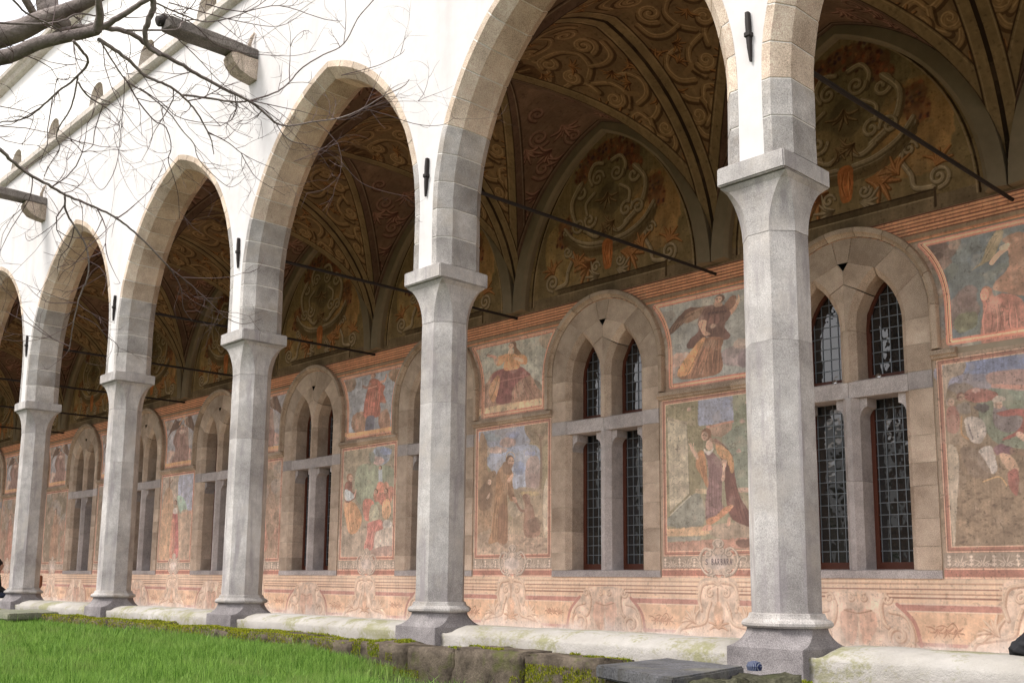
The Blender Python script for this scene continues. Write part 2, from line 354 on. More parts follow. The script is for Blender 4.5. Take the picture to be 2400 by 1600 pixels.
def fresco_mat(name, cv, hcol=(.62, .54, .465), sat=.78, val=1.55, haze=.22):
    m, b = base_mat(name, .92, .08); N, L = NT(m); t = N.new('ShaderNodeTexImage'); t.image = cv.image(name); t.extension = 'EXTEND'
    g = N.new('ShaderNodeNewGeometry'); f = nz(N, L, 3.5, 5, .6, g.outputs['Position']); ff = nz(N, L, 70, 3, .7, g.outputs['Position'])
    hs_ = N.new('ShaderNodeHueSaturation'); hs_.inputs['Saturation'].default_value = sat; hs_.inputs['Value'].default_value = val; L.new(t.outputs[0], hs_.inputs['Color'])
    c = mix(N, L, haze, hs_.outputs[0], hcol); c = mix(N, L, .25, c, ramp(N, L, f.outputs[0], [(.3, .42), (.7, .58)]).outputs[0], 'OVERLAY')
    c = mix(N, L, .14, c, ramp(N, L, ff.outputs[0], [(.3, .35), (.7, .65)]).outputs[0], 'OVERLAY')
    L.new(c, b.inputs['Base Color']); bump(N, L, b, mix(N, L, .5, f.outputs[0], ff.outputs[0]), .5, .004); return m

RED, OCH, LGT, DRK = (158, 88, 66), (196, 140, 92), (222, 184, 150), (112, 66, 48)
def red_frame(c, x0, y0, x1, y1, t=.07):
    for i, (o, w, col) in enumerate(((t * .5, t, RED), (t * .12, t * .18, LGT), (t * .95, t * .2, LGT), (t * .3, t * .12, DRK), (t * .7, t * .12, (176, 108, 82)))):
        c.stroke([(x0 + o, y0 + o), (x1 - o, y0 + o), (x1 - o, y1 - o), (x0 + o, y1 - o), (x0 + o, y0 + o)], w, col, .9, False)
def curl(c, x, y, r, a0, turns, w, cols, sgn=1, shrink=.15):
    """a painted scroll: shadow, body and two light lines"""
    n = int(8 * turns) + 3; pts = []
    for i in range(n):
        t = i / (n - 1); q = a0 + sgn * turns * 2 * math.pi * t; rr = r * (1 - t * (1 - shrink)); pts.append((x + rr * math.cos(q), y + rr * math.sin(q)))
    ribbon(c, pts, w, cols); return pts
def ribbon(c, pts, w, cols, smooth=True):
    sh, body, hi = cols
    c.stroke([(p[0] + w * .30, p[1] + w * .38) for p in pts], w * 1.25, sh, .75, smooth)
    c.stroke(pts, w, body, .95, smooth)
    c.stroke([(p[0] - w * .22, p[1] - w * .26) for p in pts], w * .2, hi, .8, smooth)
    c.stroke([(p[0] + w * .12, p[1] + w * .14) for p in pts], w * .14, hi, .45, smooth)
def leaf(c, x, y, ang, L, cols, n=5, spread=1.2):
    sh, body, hi = cols
    for i in range(n):
        q = ang + (i / (n - 1) - .5) * spread; s = 1 if i % 2 else .8; k = L * s; bend = (i / (n - 1) - .5) * .9
        p = [(x, y), (x + k * .5 * math.cos(q), y + k * .5 * math.sin(q)), (x + k * math.cos(q + bend), y + k * math.sin(q + bend))]
        c.stroke([(a + L * .04, b + L * .05) for a, b in p], L * .2, sh, .7, taper=True); c.stroke(p, L * .15, body, .95, taper=True); c.stroke(p, L * .04, hi, .7, taper=True)
GREYC = ((126, 112, 98), (176, 160, 144), (222, 206, 190))
def frieze(c, w, y0, y1):
    c.rect(0, y0, w, y1, (150, 134, 118)); h = y1 - y0; n = int(w / .14)
    for i in range(n):
        x = (i + .5) * w / n
        if i % 2: leaf(c, x, y1 - h * .1, -math.pi / 2, h * .75, GREYC, 6, 2.2); curl(c, x - .05, y1 - h * .25, h * .18, 0, .8, h * .08, GREYC, 1); curl(c, x + .05, y1 - h * .25, h * .18, math.pi, .8, h * .08, GREYC, -1)
        else:
            for q in (.25, .5, .75): c.stroke([(x - .01, y0 + h * q), (x + .01, y0 + h * q)], h * .16, GREYC[2], .7, False); c.stroke([(x, y0 + h * .15), (x, y1 - h * .1)], h * .05, GREYC[2], .5, False)
GL = {'S': [[(.85, .15), (.5, 0), (.15, .2), (.2, .45), (.8, .6), (.85, .85), (.5, 1), (.12, .85)]], 'B': [[(.1, 0), (.1, 1)], [(.1, 0), (.6, .05), (.7, .25), (.55, .46), (.1, .5)], [(.1, .5), (.7, .55), (.85, .75), (.65, .97), (.1, 1)]],
      'A': [[(.05, 1), (.5, 0), (.95, 1)], [(.25, .65), (.75, .65)]], 'R': [[(.1, 1), (.1, 0)], [(.1, 0), (.65, .04), (.75, .27), (.6, .48), (.1, .52)], [(.45, .52), (.9, 1)]],
      'I': [[(.5, 0), (.5, 1)]], 'N': [[(.1, 1), (.1, 0), (.9, 1), (.9, 0)]], 'C': [[(.85, .15), (.5, 0), (.1, .35), (.1, .7), (.5, 1), (.88, .85)]], 'E': [[(.85, 0), (.1, 0), (.1, 1), (.85, 1)], [(.1, .5), (.7, .5)]], 'T': [[(.05, 0), (.95, 0)], [(.5, 0), (.5, 1)]]}
def write(c, s, x, y, h, adv, col, al=.8, w=.16, slope=0):
    for i, ch in enumerate(s):
        for st in GL.get(ch, []): c.stroke([(x + (i + p[0] * .68) * adv, y + p[1] * h + slope * i * adv) for p in st], h * w, col, al, ch in 'SC')
def cartouche(c, x, y, s, text=None):
    """painted name shield; x,y centre, s half width"""
    c.poly([(x + s * .78 * math.cos(q), y + s * .72 * math.sin(q)) for q in [i * math.pi / 6 for i in range(12)]], (182, 164, 148), .95, True, 2, 1)
    c.blob(x, y, s * .55, s * .4, (188, 176, 170), .7)
    for d in (-1, 1):
        ribbon(c, [(x + d * s * .3, y - s * .62), (x + d * s * .62, y - s * .72), (x + d * s * .86, y - s * .35), (x + d * s * .86, y + s * .15), (x + d * s * .62, y + s * .62), (x + d * s * .28, y + s * .74)], s * .12, GREYC)
        curl(c, x + d * s * .5, y - s * .46, s * .2, -math.pi / 2, 1.1, s * .08, GREYC, -d); curl(c, x + d * s * .46, y + s * .48, s * .18, math.pi / 2, 1.1, s * .08, GREYC, d)
        ribbon(c, [(x + d * s * .84, y + s * .1), (x + d * s * 1.05, y - s * .25), (x + d * s * 1.28, y - s * .2), (x + d * s * 1.25, y + .0)], s * .08, GREYC)
        curl(c, x + d * s * .18, y + s * .82, s * .15, -math.pi / 2, 1, s * .07, GREYC, d)
        ribbon(c, [(x + d * s * .16, y - s * .8), (x + d * s * .26, y - s * .6), (x + d * s * .14, y - s * .42)], s * .08, GREYC)
    c.poly([(x + s * .24 * math.cos(q), y - s * .98 + s * .24 * math.sin(q)) for q in [i * math.pi / 4 for i in range(8)]], (160, 144, 128), .95, True, 1, .5)
    curl(c, x, y - s * .98, s * .25, math.pi * .7, .85, s * .07, GREYC, 1, .9)
    for k in range(5): c.stroke([(x, y - s * .8), (x + s * .17 * math.cos(-math.pi / 2 + (k - 2) * .45), y - s * .98 + s * .19 * math.sin(-math.pi / 2 + (k - 2) * .45))], s * .03, GREYC[2], .7, False)
    if text: write(c, text, x - s * .60, y - s * .14, s * .30, s * .14, (84, 72, 84), .9)
LW, LH = 2.1, 2.86            # lower panel canvas: z .04 .. 2.90
def lower_base(seed, bgc):
    c = Canvas(LW, LH, 230, (158, 134, 110), seed); c.rect(.08, .1, LW - .08, 2.52, bgc)
    return c
def lower_top(c, text=None, plate=True):
    c.unframe()
    red_frame(c, .04, .05, LW - .04, 2.53, .075)
    frieze(c, LW, 2.535, 2.72)
    c.rect(0, 2.72, LW, 2.86, RED); c.stroke([(0, 2.735), (LW, 2.735)], .018, LGT, .9, False); c.stroke([(0, 2.845), (LW, 2.845)], .02, LGT, .9, False)
    if plate: c.xs = (LW / 2 + .03, 1.42); cartouche(c, LW / 2 + .03, 2.62, .275, text); c.xs = (0, 1)
def P_barbara():
    c = lower_base(11, (150, 146, 118)); c.frame([(45, 175), (905, 60), (905, 1420), (65, 1410)], (.06, .08, 2.03, 2.48))
    c.poly([(70, 180), (330, 145), (340, 900), (80, 1200)], (146, 138, 104), .9); c.poly([(600, 110), (900, 80), (900, 900), (620, 900), (560, 600)], (140, 150, 126), .95)
    c.poly([(520, 470), (640, 400), (900, 420), (900, 900), (640, 900)], (146, 160, 148), .6)
    for i in range(260):
        x = random.choice([random.uniform(620, 890), random.uniform(80, 320)]); y = random.uniform(110, 640); c.stroke([(x, y), (x + random.uniform(-9, 9), y + random.uniform(-9, 9))], random.uniform(3, 8), random.choice([(92, 108, 84), (172, 180, 150), (116, 124, 92), (186, 158, 140)]), .6, False)
    for x, y in ((735, 190), (745, 325), (690, 345), (655, 600), (790, 520), (260, 240)): c.blob(x, y, 20, 20, (196, 162, 148), .8)
    c.poly([(330, 145), (610, 120), (620, 360), (330, 380)], (150, 160, 186), .95, False, 3, 3); c.blob(420, 260, 60, 60, (164, 172, 192), .6); c.blob(560, 190, 40, 40, (140, 152, 182), .6)
    c.poly([(400, 390), (430, 370), (480, 380), (520, 355), (610, 340), (600, 420), (520, 480), (450, 470)], (178, 142, 118), .9, False, 1, 2)
    c.stroke([(400, 388), (460, 380), (530, 362), (612, 348)], 14, (200, 138, 108), .9)
    c.poly([(84, 310), (240, 365), (250, 700), (258, 940), (105, 1080)], (190, 180, 154), .97, False, 2, 2); c.poly([(84, 300), (255, 345), (240, 370), (84, 325)], (168, 156, 132), 1, False); c.stroke([(240, 365), (252, 700), (258, 940)], 6, (128, 118, 98), .7, False)
    c.stroke([(165, 535), (165, 600)], 5, (120, 106, 92), .9, False); c.stroke([(145, 570), (188, 570)], 5, (120, 106, 92), .9, False)
    for a in ((150, 680, 40), (200, 700, 35), (150, 830, 38), (195, 850, 35), (155, 940, 40)): c.stroke([(a[0] + a[2] * math.cos(q) * (1 - q / 9), a[1] + a[2] * math.sin(q) * (1 - q / 9)) for q in [k * .8 for k in range(9)]], 3.5, (142, 134, 114), .7)
    c.poly([(100, 1120), (260, 960), (350, 960), (360, 1200), (100, 1200)], (138, 142, 132), .9, True, 3, 4); c.stroke([(110, 1110), (265, 960)], 10, (196, 190, 170), .7, False)
    c.poly([(85, 1220), (370, 1205), (460, 1240), (380, 1280), (85, 1280)], (204, 164, 118), .95, False, 2, 3); c.poly([(85, 1285), (350, 1285), (340, 1320), (85, 1320)], (146, 146, 136), .9, False)
    c.poly([(440, 1200), (900, 1180), (900, 1300), (480, 1300)], (170, 148, 128), .8); c.poly([(85, 1325), (900, 1300), (900, 1400), (85, 1400)], (180, 128, 106), .9, False, 2, 4); c.blob(690, 1350, 70, 35, (96, 66, 56), .8); c.blob(820, 1340, 70, 40, (200, 120, 92), .8)
    c.poly([(310, 900), (400, 905), (400, 945), (300, 940)], (200, 178, 140), .9, False); c.poly([(640, 900), (900, 905), (900, 950), (640, 940)], (196, 160, 140), .8, False)
    c.poly([(460, 500), (520, 530), (600, 640), (620, 800), (650, 960), (720, 1080), (815, 1200), (810, 1250), (700, 1210), (600, 1160), (560, 1080), (540, 900), (520, 700)], (112, 66, 62), .97)
    c.folds([(560, 780), (610, 790)], [(620, 1150), (780, 1225)], 9, (82, 44, 46), (150, 100, 88), 5, .7)
    c.poly([(470, 530), (540, 560), (605, 650), (612, 760), (590, 780), (560, 690), (520, 660), (480, 610)], (200, 146, 84), .97); c.folds([(490, 560), (570, 590)], [(540, 660), (600, 760)], 5, (160, 104, 56), (222, 176, 112), 5, .6)
    c.poly([(330, 600), (370, 590), (395, 690), (400, 800), (415, 880), (395, 890), (350, 790), (312, 720), (315, 650)], (184, 122, 68), .97); c.folds([(330, 620), (385, 620)], [(360, 800), (410, 870)], 5, (140, 84, 48), (210, 160, 100), 5, .6)
    c.poly([(385, 610), (440, 600), (480, 640), (515, 690), (520, 800), (510, 1000), (530, 1080), (470, 1120), (395, 1180), (385, 1000), (410, 850), (405, 700)], (138, 104, 106), .98)
    c.folds([(410, 700), (510, 700)], [(400, 1160), (510, 1080)], 10, (98, 70, 78), (178, 146, 142), 5, .7)
    c.poly([(395, 1150), (470, 1120), (530, 1060), (600, 1040), (585, 1080), (540, 1120), (440, 1190), (395, 1195)], (196, 128, 78), .97); c.poly([(355, 1235), (385, 1195), (430, 1200), (430, 1235), (370, 1245)], (204, 148, 116), .95); c.poly([(550, 1205), (562, 1140), (582, 1150), (575, 1200)], (204, 156, 128), .9)
    c.poly([(375, 570), (400, 590), (430, 590), (452, 560), (445, 600), (410, 630), (380, 600)], (214, 204, 194), .95); c.poly([(520, 670), (560, 680), (545, 740), (540, 830), (520, 845), (512, 820), (525, 740)], (214, 176, 150), .97)
    c.poly([(258, 530), (290, 560), (325, 620), (330, 660), (310, 650), (275, 590)], (206, 168, 140), .97); 
    for a, b in (((275, 560), (256, 528)), ((283, 556), (272, 524)), ((292, 560), (292, 528))): c.stroke([a, b], 7, (206, 168, 140), .9, False)
    c.poly([(395, 520), (440, 480), (445, 570), (400, 580)], (208, 172, 146), .97); c.face(388, 462, 38, look=-1, hair=(128, 84, 58)); c.poly([(355, 430), (385, 402), (425, 410), (435, 450), (432, 490), (415, 450), (380, 425)], (134, 90, 64), .95)
    c.poly([(430, 490), (490, 500), (520, 540), (480, 545), (440, 530)], (160, 120, 96), .7)
    lower_top(c, 'S BARBARA'); return c.finish(1.0, .7, .6)
def P_francis():
    c = lower_base(23, (160, 146, 112)); c.frame([(85, 205), (725, 118), (722, 1322), (62, 1336)], (.12, .13, 1.98, 2.45))
    c.poly([(85, 205), (520, 145), (560, 300), (420, 400), (180, 420), (90, 300)], (142, 152, 176), .9); c.poly([(180, 400), (620, 330), (640, 700), (400, 720), (170, 520)], (160, 172, 196), .9)
    for x, y, rx, ry, k in ((350, 300, 80, 50, (196, 158, 142)), (260, 370, 90, 30, (200, 166, 146)), (200, 250, 90, 40, (126, 142, 150)), (400, 230, 70, 30, (136, 150, 188)), (460, 540, 60, 70, (128, 148, 186)), (560, 400, 60, 25, (130, 146, 190)), (150, 380, 40, 60, (190, 168, 140))): c.blob(x, y, rx, ry, k, .75)
    c.poly([(90, 280), (160, 300), (165, 560), (250, 600), (220, 1200), (70, 1250)], (158, 124, 90), .9); c.poly([(520, 140), (725, 118), (725, 300), (640, 330), (540, 250)], (148, 130, 104), .95)
    for i in range(150):
        x = random.choice([random.uniform(90, 165), random.uniform(530, 720)]); y = random.uniform(150, 560); c.stroke([(x, y), (x + random.uniform(-6, 6), y + random.uniform(-8, 8))], random.uniform(2, 6), random.choice([(112, 96, 72), (180, 156, 130), (130, 116, 92)]), .5, False)
    c.poly([(530, 470), (640, 440), (650, 710), (530, 730)], (178, 152, 140), .8)
    for x in range(560, 650, 14): c.stroke([(x, 590), (x + 2, 700)], 5, (150, 112, 112), .6, False)
    c.stroke([(655, 240), (665, 500), (650, 820)], 20, (134, 108, 88), .9); c.stroke([(655, 260), (600, 190)], 8, (134, 108, 88), .8); c.stroke([(660, 280), (710, 200)], 8, (134, 108, 88), .8)
    c.poly([(430, 730), (650, 730), (720, 760), (720, 1320), (60, 1330), (70, 1150), (400, 1000)], (164, 144, 118), .9); c.blob(420, 900, 80, 90, (166, 152, 130), .8); c.blob(560, 770, 90, 25, (170, 150, 92), .7)
    c.poly([(690, 720), (725, 650), (725, 1150), (690, 1130), (680, 900)], (190, 176, 152), .95); c.poly([(65, 1150), (720, 1180), (720, 1320), (60, 1335)], (174, 150, 126), .8)
    for i in range(60): c.blob(random.uniform(70, 715), random.uniform(1190, 1320), 22, 12, random.choice([(150, 124, 104), (196, 168, 142), (132, 110, 96), (182, 150, 128)]), .5, 6)
    c.poly([(490, 800), (520, 770), (560, 790), (565, 850), (590, 900), (610, 1000), (650, 1080), (640, 1160), (510, 1160), (505, 950), (515, 880)], (140, 104, 84), .95); c.blob(600, 1060, 60, 80, (120, 94, 78), .7); c.stroke([(505, 930), (470, 920), (430, 850)], 16, (134, 96, 78), .95); c.blob(515, 795, 30, 22, (116, 80, 64), .8)
    c.poly([(120, 690), (160, 640), (200, 700), (205, 800), (190, 900), (90, 920), (85, 760)], (126, 98, 74), .9); c.face(178, 660, 26, look=1, hair=(140, 110, 84), skin=(206, 178, 154)); c.poly([(155, 800), (185, 760), (180, 800), (160, 820)], (206, 176, 150), .9)
    c.poly([(290, 520), (330, 480), (375, 530), (400, 590), (395, 650), (410, 760), (420, 820), (380, 840), (350, 780), (345, 1000), (345, 1220), (250, 1220), (170, 1232), (200, 1100), (225, 860), (240, 720), (250, 590)], (158, 116, 74), .98)
    c.poly([(345, 640), (385, 700), (410, 790), (380, 830), (340, 740)], (140, 100, 66), .8); c.folds([(250, 760), (345, 760)], [(190, 1215), (345, 1215)], 13, (112, 76, 52), (190, 150, 110), 6, .75); c.folds([(260, 580), (340, 560)], [(260, 740), (380, 760)], 6, (120, 82, 54), (190, 144, 96), 6, .6)
    c.poly([(270, 900), (340, 900), (345, 1210), (260, 1215)], (118, 80, 58), .5); c.poly([(310, 490), (350, 480), (390, 560), (370, 600), (310, 570)], (122, 88, 62), .95)
    c.poly([(350, 640), (395, 585), (405, 600), (385, 650), (355, 670)], (206, 164, 134), .95); c.poly([(395, 800), (430, 810), (440, 850), (410, 850)], (206, 160, 130), .95)
    c.stroke([(380 + 42 * math.cos(q), 445 + 58 * math.sin(q)) for q in [math.pi + k * .5 for k in range(7)]], 5, (226, 190, 130), .8)
    c.face(378, 470, 40, look=1, hair=(112, 78, 54), skin=(204, 164, 134)); c.poly([(360, 500), (400, 500), (385, 545), (365, 530)], (122, 82, 58), .85)
    lower_top(c, None); return c.finish(1.0, .7, .6)
def P_seated():
    c = lower_base(37, (158, 148, 126)); c.frame([(80, 690), (425, 640), (408, 1400), (52, 1408)], (.12, .12, 1.98, 2.46))
    c.poly([(85, 690), (250, 665), (250, 800), (200, 1000), (80, 1050)], (160, 148, 124), .9); c.poly([(170, 800), (330, 780), (420, 820), (420, 1000), (180, 1040)], (146, 158, 134), .9); c.blob(330, 720, 80, 60, (150, 166, 186), .9); c.blob(310, 755, 45, 30, (206, 170, 158), .8); c.blob(370, 690, 40, 25, (128, 148, 190), .7); c.blob(270, 730, 22, 40, (120, 142, 128), .7)
    c.stroke([(326, 815), (328, 890)], 26, (176, 188, 196), .9); c.poly([(310, 900), (345, 900), (350, 960), (300, 960)], (204, 122, 90), .95)
    c.poly([(60, 1200), (410, 1180), (408, 1400), (52, 1408)], (166, 150, 132), .9); c.poly([(280, 1240), (410, 1190), (408, 1330), (280, 1370)], (190, 178, 164), .9); c.poly([(280, 1350), (408, 1330), (406, 1400), (270, 1404)], (164, 128, 116), .8)
    for x, y, r_, k in ((300, 985, 26, (190, 112, 84)), (365, 930, 28, (196, 124, 94)), (400, 960, 25, (178, 104, 82)), (380, 1000, 30, (184, 118, 92)), (340, 1010, 30, (180, 100, 80))): c.blob(x, y, r_, r_ * 1.6, k, .85)
    c.poly([(210, 1020), (270, 1015), (290, 1080), (250, 1160), (212, 1130)], (194, 110, 88), .95); c.poly([(260, 1060), (300, 1050), (318, 1120), (290, 1170), (250, 1155)], (176, 176, 150), .95); c.poly([(345, 1030), (385, 1010), (400, 1100), (370, 1150), (340, 1120)], (204, 156, 106), .95)
    c.poly([(245, 1170), (330, 1150), (345, 1210), (290, 1240), (275, 1350), (215, 1352), (235, 1260), (235, 1200)], (186, 108, 94), .97); c.folds([(250, 1180), (330, 1180)], [(225, 1340), (275, 1340)], 6, (140, 70, 66), (216, 156, 136), 5, .7); c.blob(375, 1175, 34, 30, (200, 196, 190), .8)
    c.poly([(75, 1035), (140, 1030), (180, 1080), (200, 1160), (160, 1240), (110, 1240), (88, 1160)], (196, 140, 84), .97); c.folds([(90, 1050), (170, 1070)], [(110, 1230), (170, 1200)], 8, (150, 90, 56), (224, 180, 124), 5, .7)
    c.poly([(85, 910), (130, 890), (135, 960), (160, 960), (150, 1010), (85, 1030)], (138, 84, 70), .95); c.poly([(80, 960), (100, 945), (150, 990), (120, 1020), (85, 1015)], (190, 202, 206), .95); c.stroke([(148, 990), (160, 950)], 9, (206, 168, 144), .9); c.face(120, 868, 22, look=1, hair=(150, 92, 66)); c.face(295, 960, 14, look=-1); c.face(365, 955, 14, look=-1); c.face(325, 800, 12)
    lower_top(c); return c.finish(1.02, .9, .7)
def P_cypress():
    c = lower_base(41, (172, 152, 128)); c.frame([(50, 660), (330, 640), (285, 1395), (8, 1400)], (.12, .12, 1.98, 2.46))
    c.poly([(50, 660), (210, 648), (200, 900), (40, 900)], (170, 156, 142), .9); c.poly([(205, 650), (328, 642), (310, 960), (230, 1010), (190, 860)], (152, 164, 192), .8); c.poly([(180, 840), (240, 860), (270, 960), (250, 1010), (200, 980)], (150, 178, 160), .9); c.stroke([(230, 1005), (300, 985)], 16, (190, 134, 104), .9)
    c.stroke([(112, 670), (100, 950)], 12, (134, 98, 74), .9); c.stroke([(108, 730), (138, 690)], 6, (134, 98, 74), .8); c.poly([(60, 820), (140, 830), (130, 1380), (20, 1390)], (190, 146, 104), .7); c.poly([(200, 1010), (300, 1000), (285, 1390), (190, 1390)], (172, 146, 122), .8)
    c.poly([(140, 985), (180, 985), (190, 1200), (185, 1370), (120, 1385), (130, 1200)], (178, 84, 82), .95); c.poly([(130, 1050), (160, 1080), (150, 1370), (110, 1380)], (196, 130, 96), .8); c.poly([(145, 950), (180, 940), (182, 990), (145, 990)], (210, 200, 190), .95); c.folds([(140, 1010), (180, 1010)], [(125, 1370), (185, 1360)], 6, (128, 54, 60), (214, 150, 130), 4, .6); c.face(163, 895, 17)
    lower_top(c); return c.finish(1.05, .9, .7)
def P_generic(seed, tone, robe):
    c = lower_base(seed, tone); rs = random.Random(seed)
    c.unframe()
    for i in range(26): c.blob(rs.uniform(.1, 2), rs.uniform(.1, 1.2), .25, .2, rs.choice([(156, 152, 150), (164, 138, 114), (134, 126, 104), (178, 148, 126)]), .5)
    for i in range(26): c.blob(rs.uniform(.1, 2), rs.uniform(1.2, 2.5), .25, .2, rs.choice([(150, 124, 98), (164, 138, 114), (124, 106, 86), (172, 122, 100)]), .5)
    c.poly([(.9, .95), (1.2, .9), (1.35, 1.5), (1.5, 2.25), (.75, 2.3), (.85, 1.5)], robe, .9); c.folds([(.9, 1.1), (1.3, 1.1)], [(.8, 2.2), (1.45, 2.2)], 9, tuple(int(v * .7) for v in robe), tuple(min(255, int(v * 1.3)) for v in robe), .03, .6); c.face(1.05, .78, .1)
    lower_top(c); return c.finish(.97, 1.0, .8)
def P_battle():
    c = lower_base(53, (150, 130, 104)); c.frame([(118, 145), (697, 70), (697, 1380), (185, 1388)], (.13, .13, 1.30, 2.45))
    c.poly([(120, 140), (1100, 20), (1100, 420), (400, 420), (150, 330)], (150, 154, 182), .9); c.poly([(260, 130), (800, 60), (1100, 60), (1100, 180), (600, 210), (260, 220)], (122, 142, 186), .95); c.poly([(400, 220), (700, 200), (1100, 240), (1100, 350), (640, 370), (420, 320)], (186, 146, 136), .9); c.stroke([(420, 320), (690, 350)], 26, (206, 142, 118), .8)
    c.poly([(120, 150), (250, 130), (240, 220), (160, 260), (130, 420)], (176, 158, 138), .95); c.poly([(330, 370), (640, 370), (1100, 400), (1100, 800), (460, 760)], (126, 142, 122), .9)
    c.poly([(170, 700), (500, 800), (1100, 780), (1100, 1390), (190, 1390)], (142, 120, 94), .95); c.poly([(155, 740), (215, 820), (205, 1150), (195, 1380), (185, 1388), (160, 1000)], (182, 168, 146), .95)
    for i in range(110): c.blob(random.uniform(220, 1100), random.uniform(1050, 1380), 16, 8, random.choice([(104, 86, 66), (170, 146, 116), (92, 74, 60)]), .6, 6)
    c.blob(230, 330, 80, 50, (112, 98, 82), .7); c.poly([(255, 360), (320, 330), (440, 370), (430, 420), (330, 440), (250, 410)], (168, 92, 80), .9); c.blob(320, 350, 24, 20, (206, 166, 156), .9); c.face(230, 395, 26, look=1, hair=(140, 90, 76)); c.face(165, 430, 26, look=1, hair=(170, 150, 138)); c.poly([(145, 480), (210, 480), (215, 640), (150, 640)], (158, 92, 80), .8)
    c.poly([(630, 420), (697, 380), (800, 400), (850, 560), (760, 650), (650, 620), (610, 530)], (142, 98, 88), .95); c.stroke([(640, 420), (610, 520), (650, 630)], 12, (112, 78, 66), .8); c.blob(720, 520, 60, 60, (170, 108, 98), .7)
    c.poly([(420, 480), (470, 470), (600, 590), (590, 640), (480, 660), (420, 600)], (136, 126, 130), .95); c.poly([(440, 520), (600, 500), (620, 640), (520, 700), (460, 710), (560, 640), (580, 550), (470, 545)], (156, 70, 62), .95); c.poly([(540, 680), (570, 660), (640, 730), (600, 740)], (206, 168, 142), .95)
    c.face(448, 460, 28, look=1, hair=(170, 150, 130)); c.poly([(410, 430), (440, 395), (490, 410), (480, 435), (430, 445)], (206, 192, 176), .95); c.blob(350, 480, 45, 35, (84, 78, 86), .8)
    c.poly([(250, 560), (300, 540), (360, 580), (375, 660), (340, 730), (290, 720), (262, 660)], (196, 186, 176), .97); c.poly([(330, 780), (400, 760), (430, 900), (400, 940), (330, 880)], (200, 192, 184), .97); c.stroke([(270, 600), (295, 700)], 10, (132, 120, 122), .7); c.stroke([(232, 540), (232, 660), (270, 700)], 12, (176, 130, 74), .9); c.blob(245, 480, 45, 50, (134, 128, 124), .7); c.poly([(230, 760), (320, 780), (400, 950), (300, 960), (240, 860)], (120, 102, 86), .8)
    c.poly([(410, 770), (460, 740), (530, 780), (500, 820), (430, 810)], (124, 82, 98), .95); c.poly([(440, 815), (510, 820), (550, 920), (500, 930)], (200, 160, 126), .95); c.poly([(490, 930), (545, 920), (540, 1060), (520, 1080), (490, 1010)], (148, 78, 66), .95); c.stroke([(350, 990), (440, 960), (480, 1020)], 9, (198, 158, 92), .9); c.stroke([(520, 790), (620, 820), (640, 900)], 40, (146, 116, 92), .8); c.blob(630, 950, 40, 60, (178, 150, 134), .8)
    lower_top(c, None, False); return c.finish(.98, .8, .7)
UW, UH = 2.62, 1.56           # upper panel canvas: z 2.96 .. 4.52
def upper_base(seed, sky):
    c = Canvas(UW, UH, 220, (128, 104, 82), seed); cx = UW / 2
    def hw(z, r): return 2.26 - (r if z < 3.58 else math.sqrt(max(0, r * r - (z - 3.58) ** 2)))
    zs = [3.06 + i * .06 for i in range(25) if 3.06 + i * .06 < 4.45]
    R_ = [(cx + hw(z, 1.34) - .1, 4.52 - z) for z in zs]; L_ = [(cx - hw(z, 1.34) + .1, 4.52 - z) for z in zs]
    c.poly(L_[::-1] + R_, sky, 1, False, 1, .3); return c, L_, R_
def upper_top(c, L_, R_, ochre=False):
    c.unframe(); loop = L_[::-1] + R_ + [L_[-1]]; loop = [L_[0]] + L_ + [(R_[-1][0], R_[-1][1])] + R_[::-1] + [L_[0]]
    c.stroke(loop, .085, (170, 96, 66), .95, False); c.stroke(loop, .035, (204, 142, 92), .9, False); c.stroke(loop, .012, (96, 50, 40), .9, False)
    c.stroke([(p[0] * .965 + UW / 2 * .035, p[1] + (-.0)) for p in loop], .01, (226, 186, 146), .8, False)
    if ochre: c.rect(L_[0][0] - .03, 1.36, R_[0][0] + .03, 1.44, (206, 150, 82), .95)
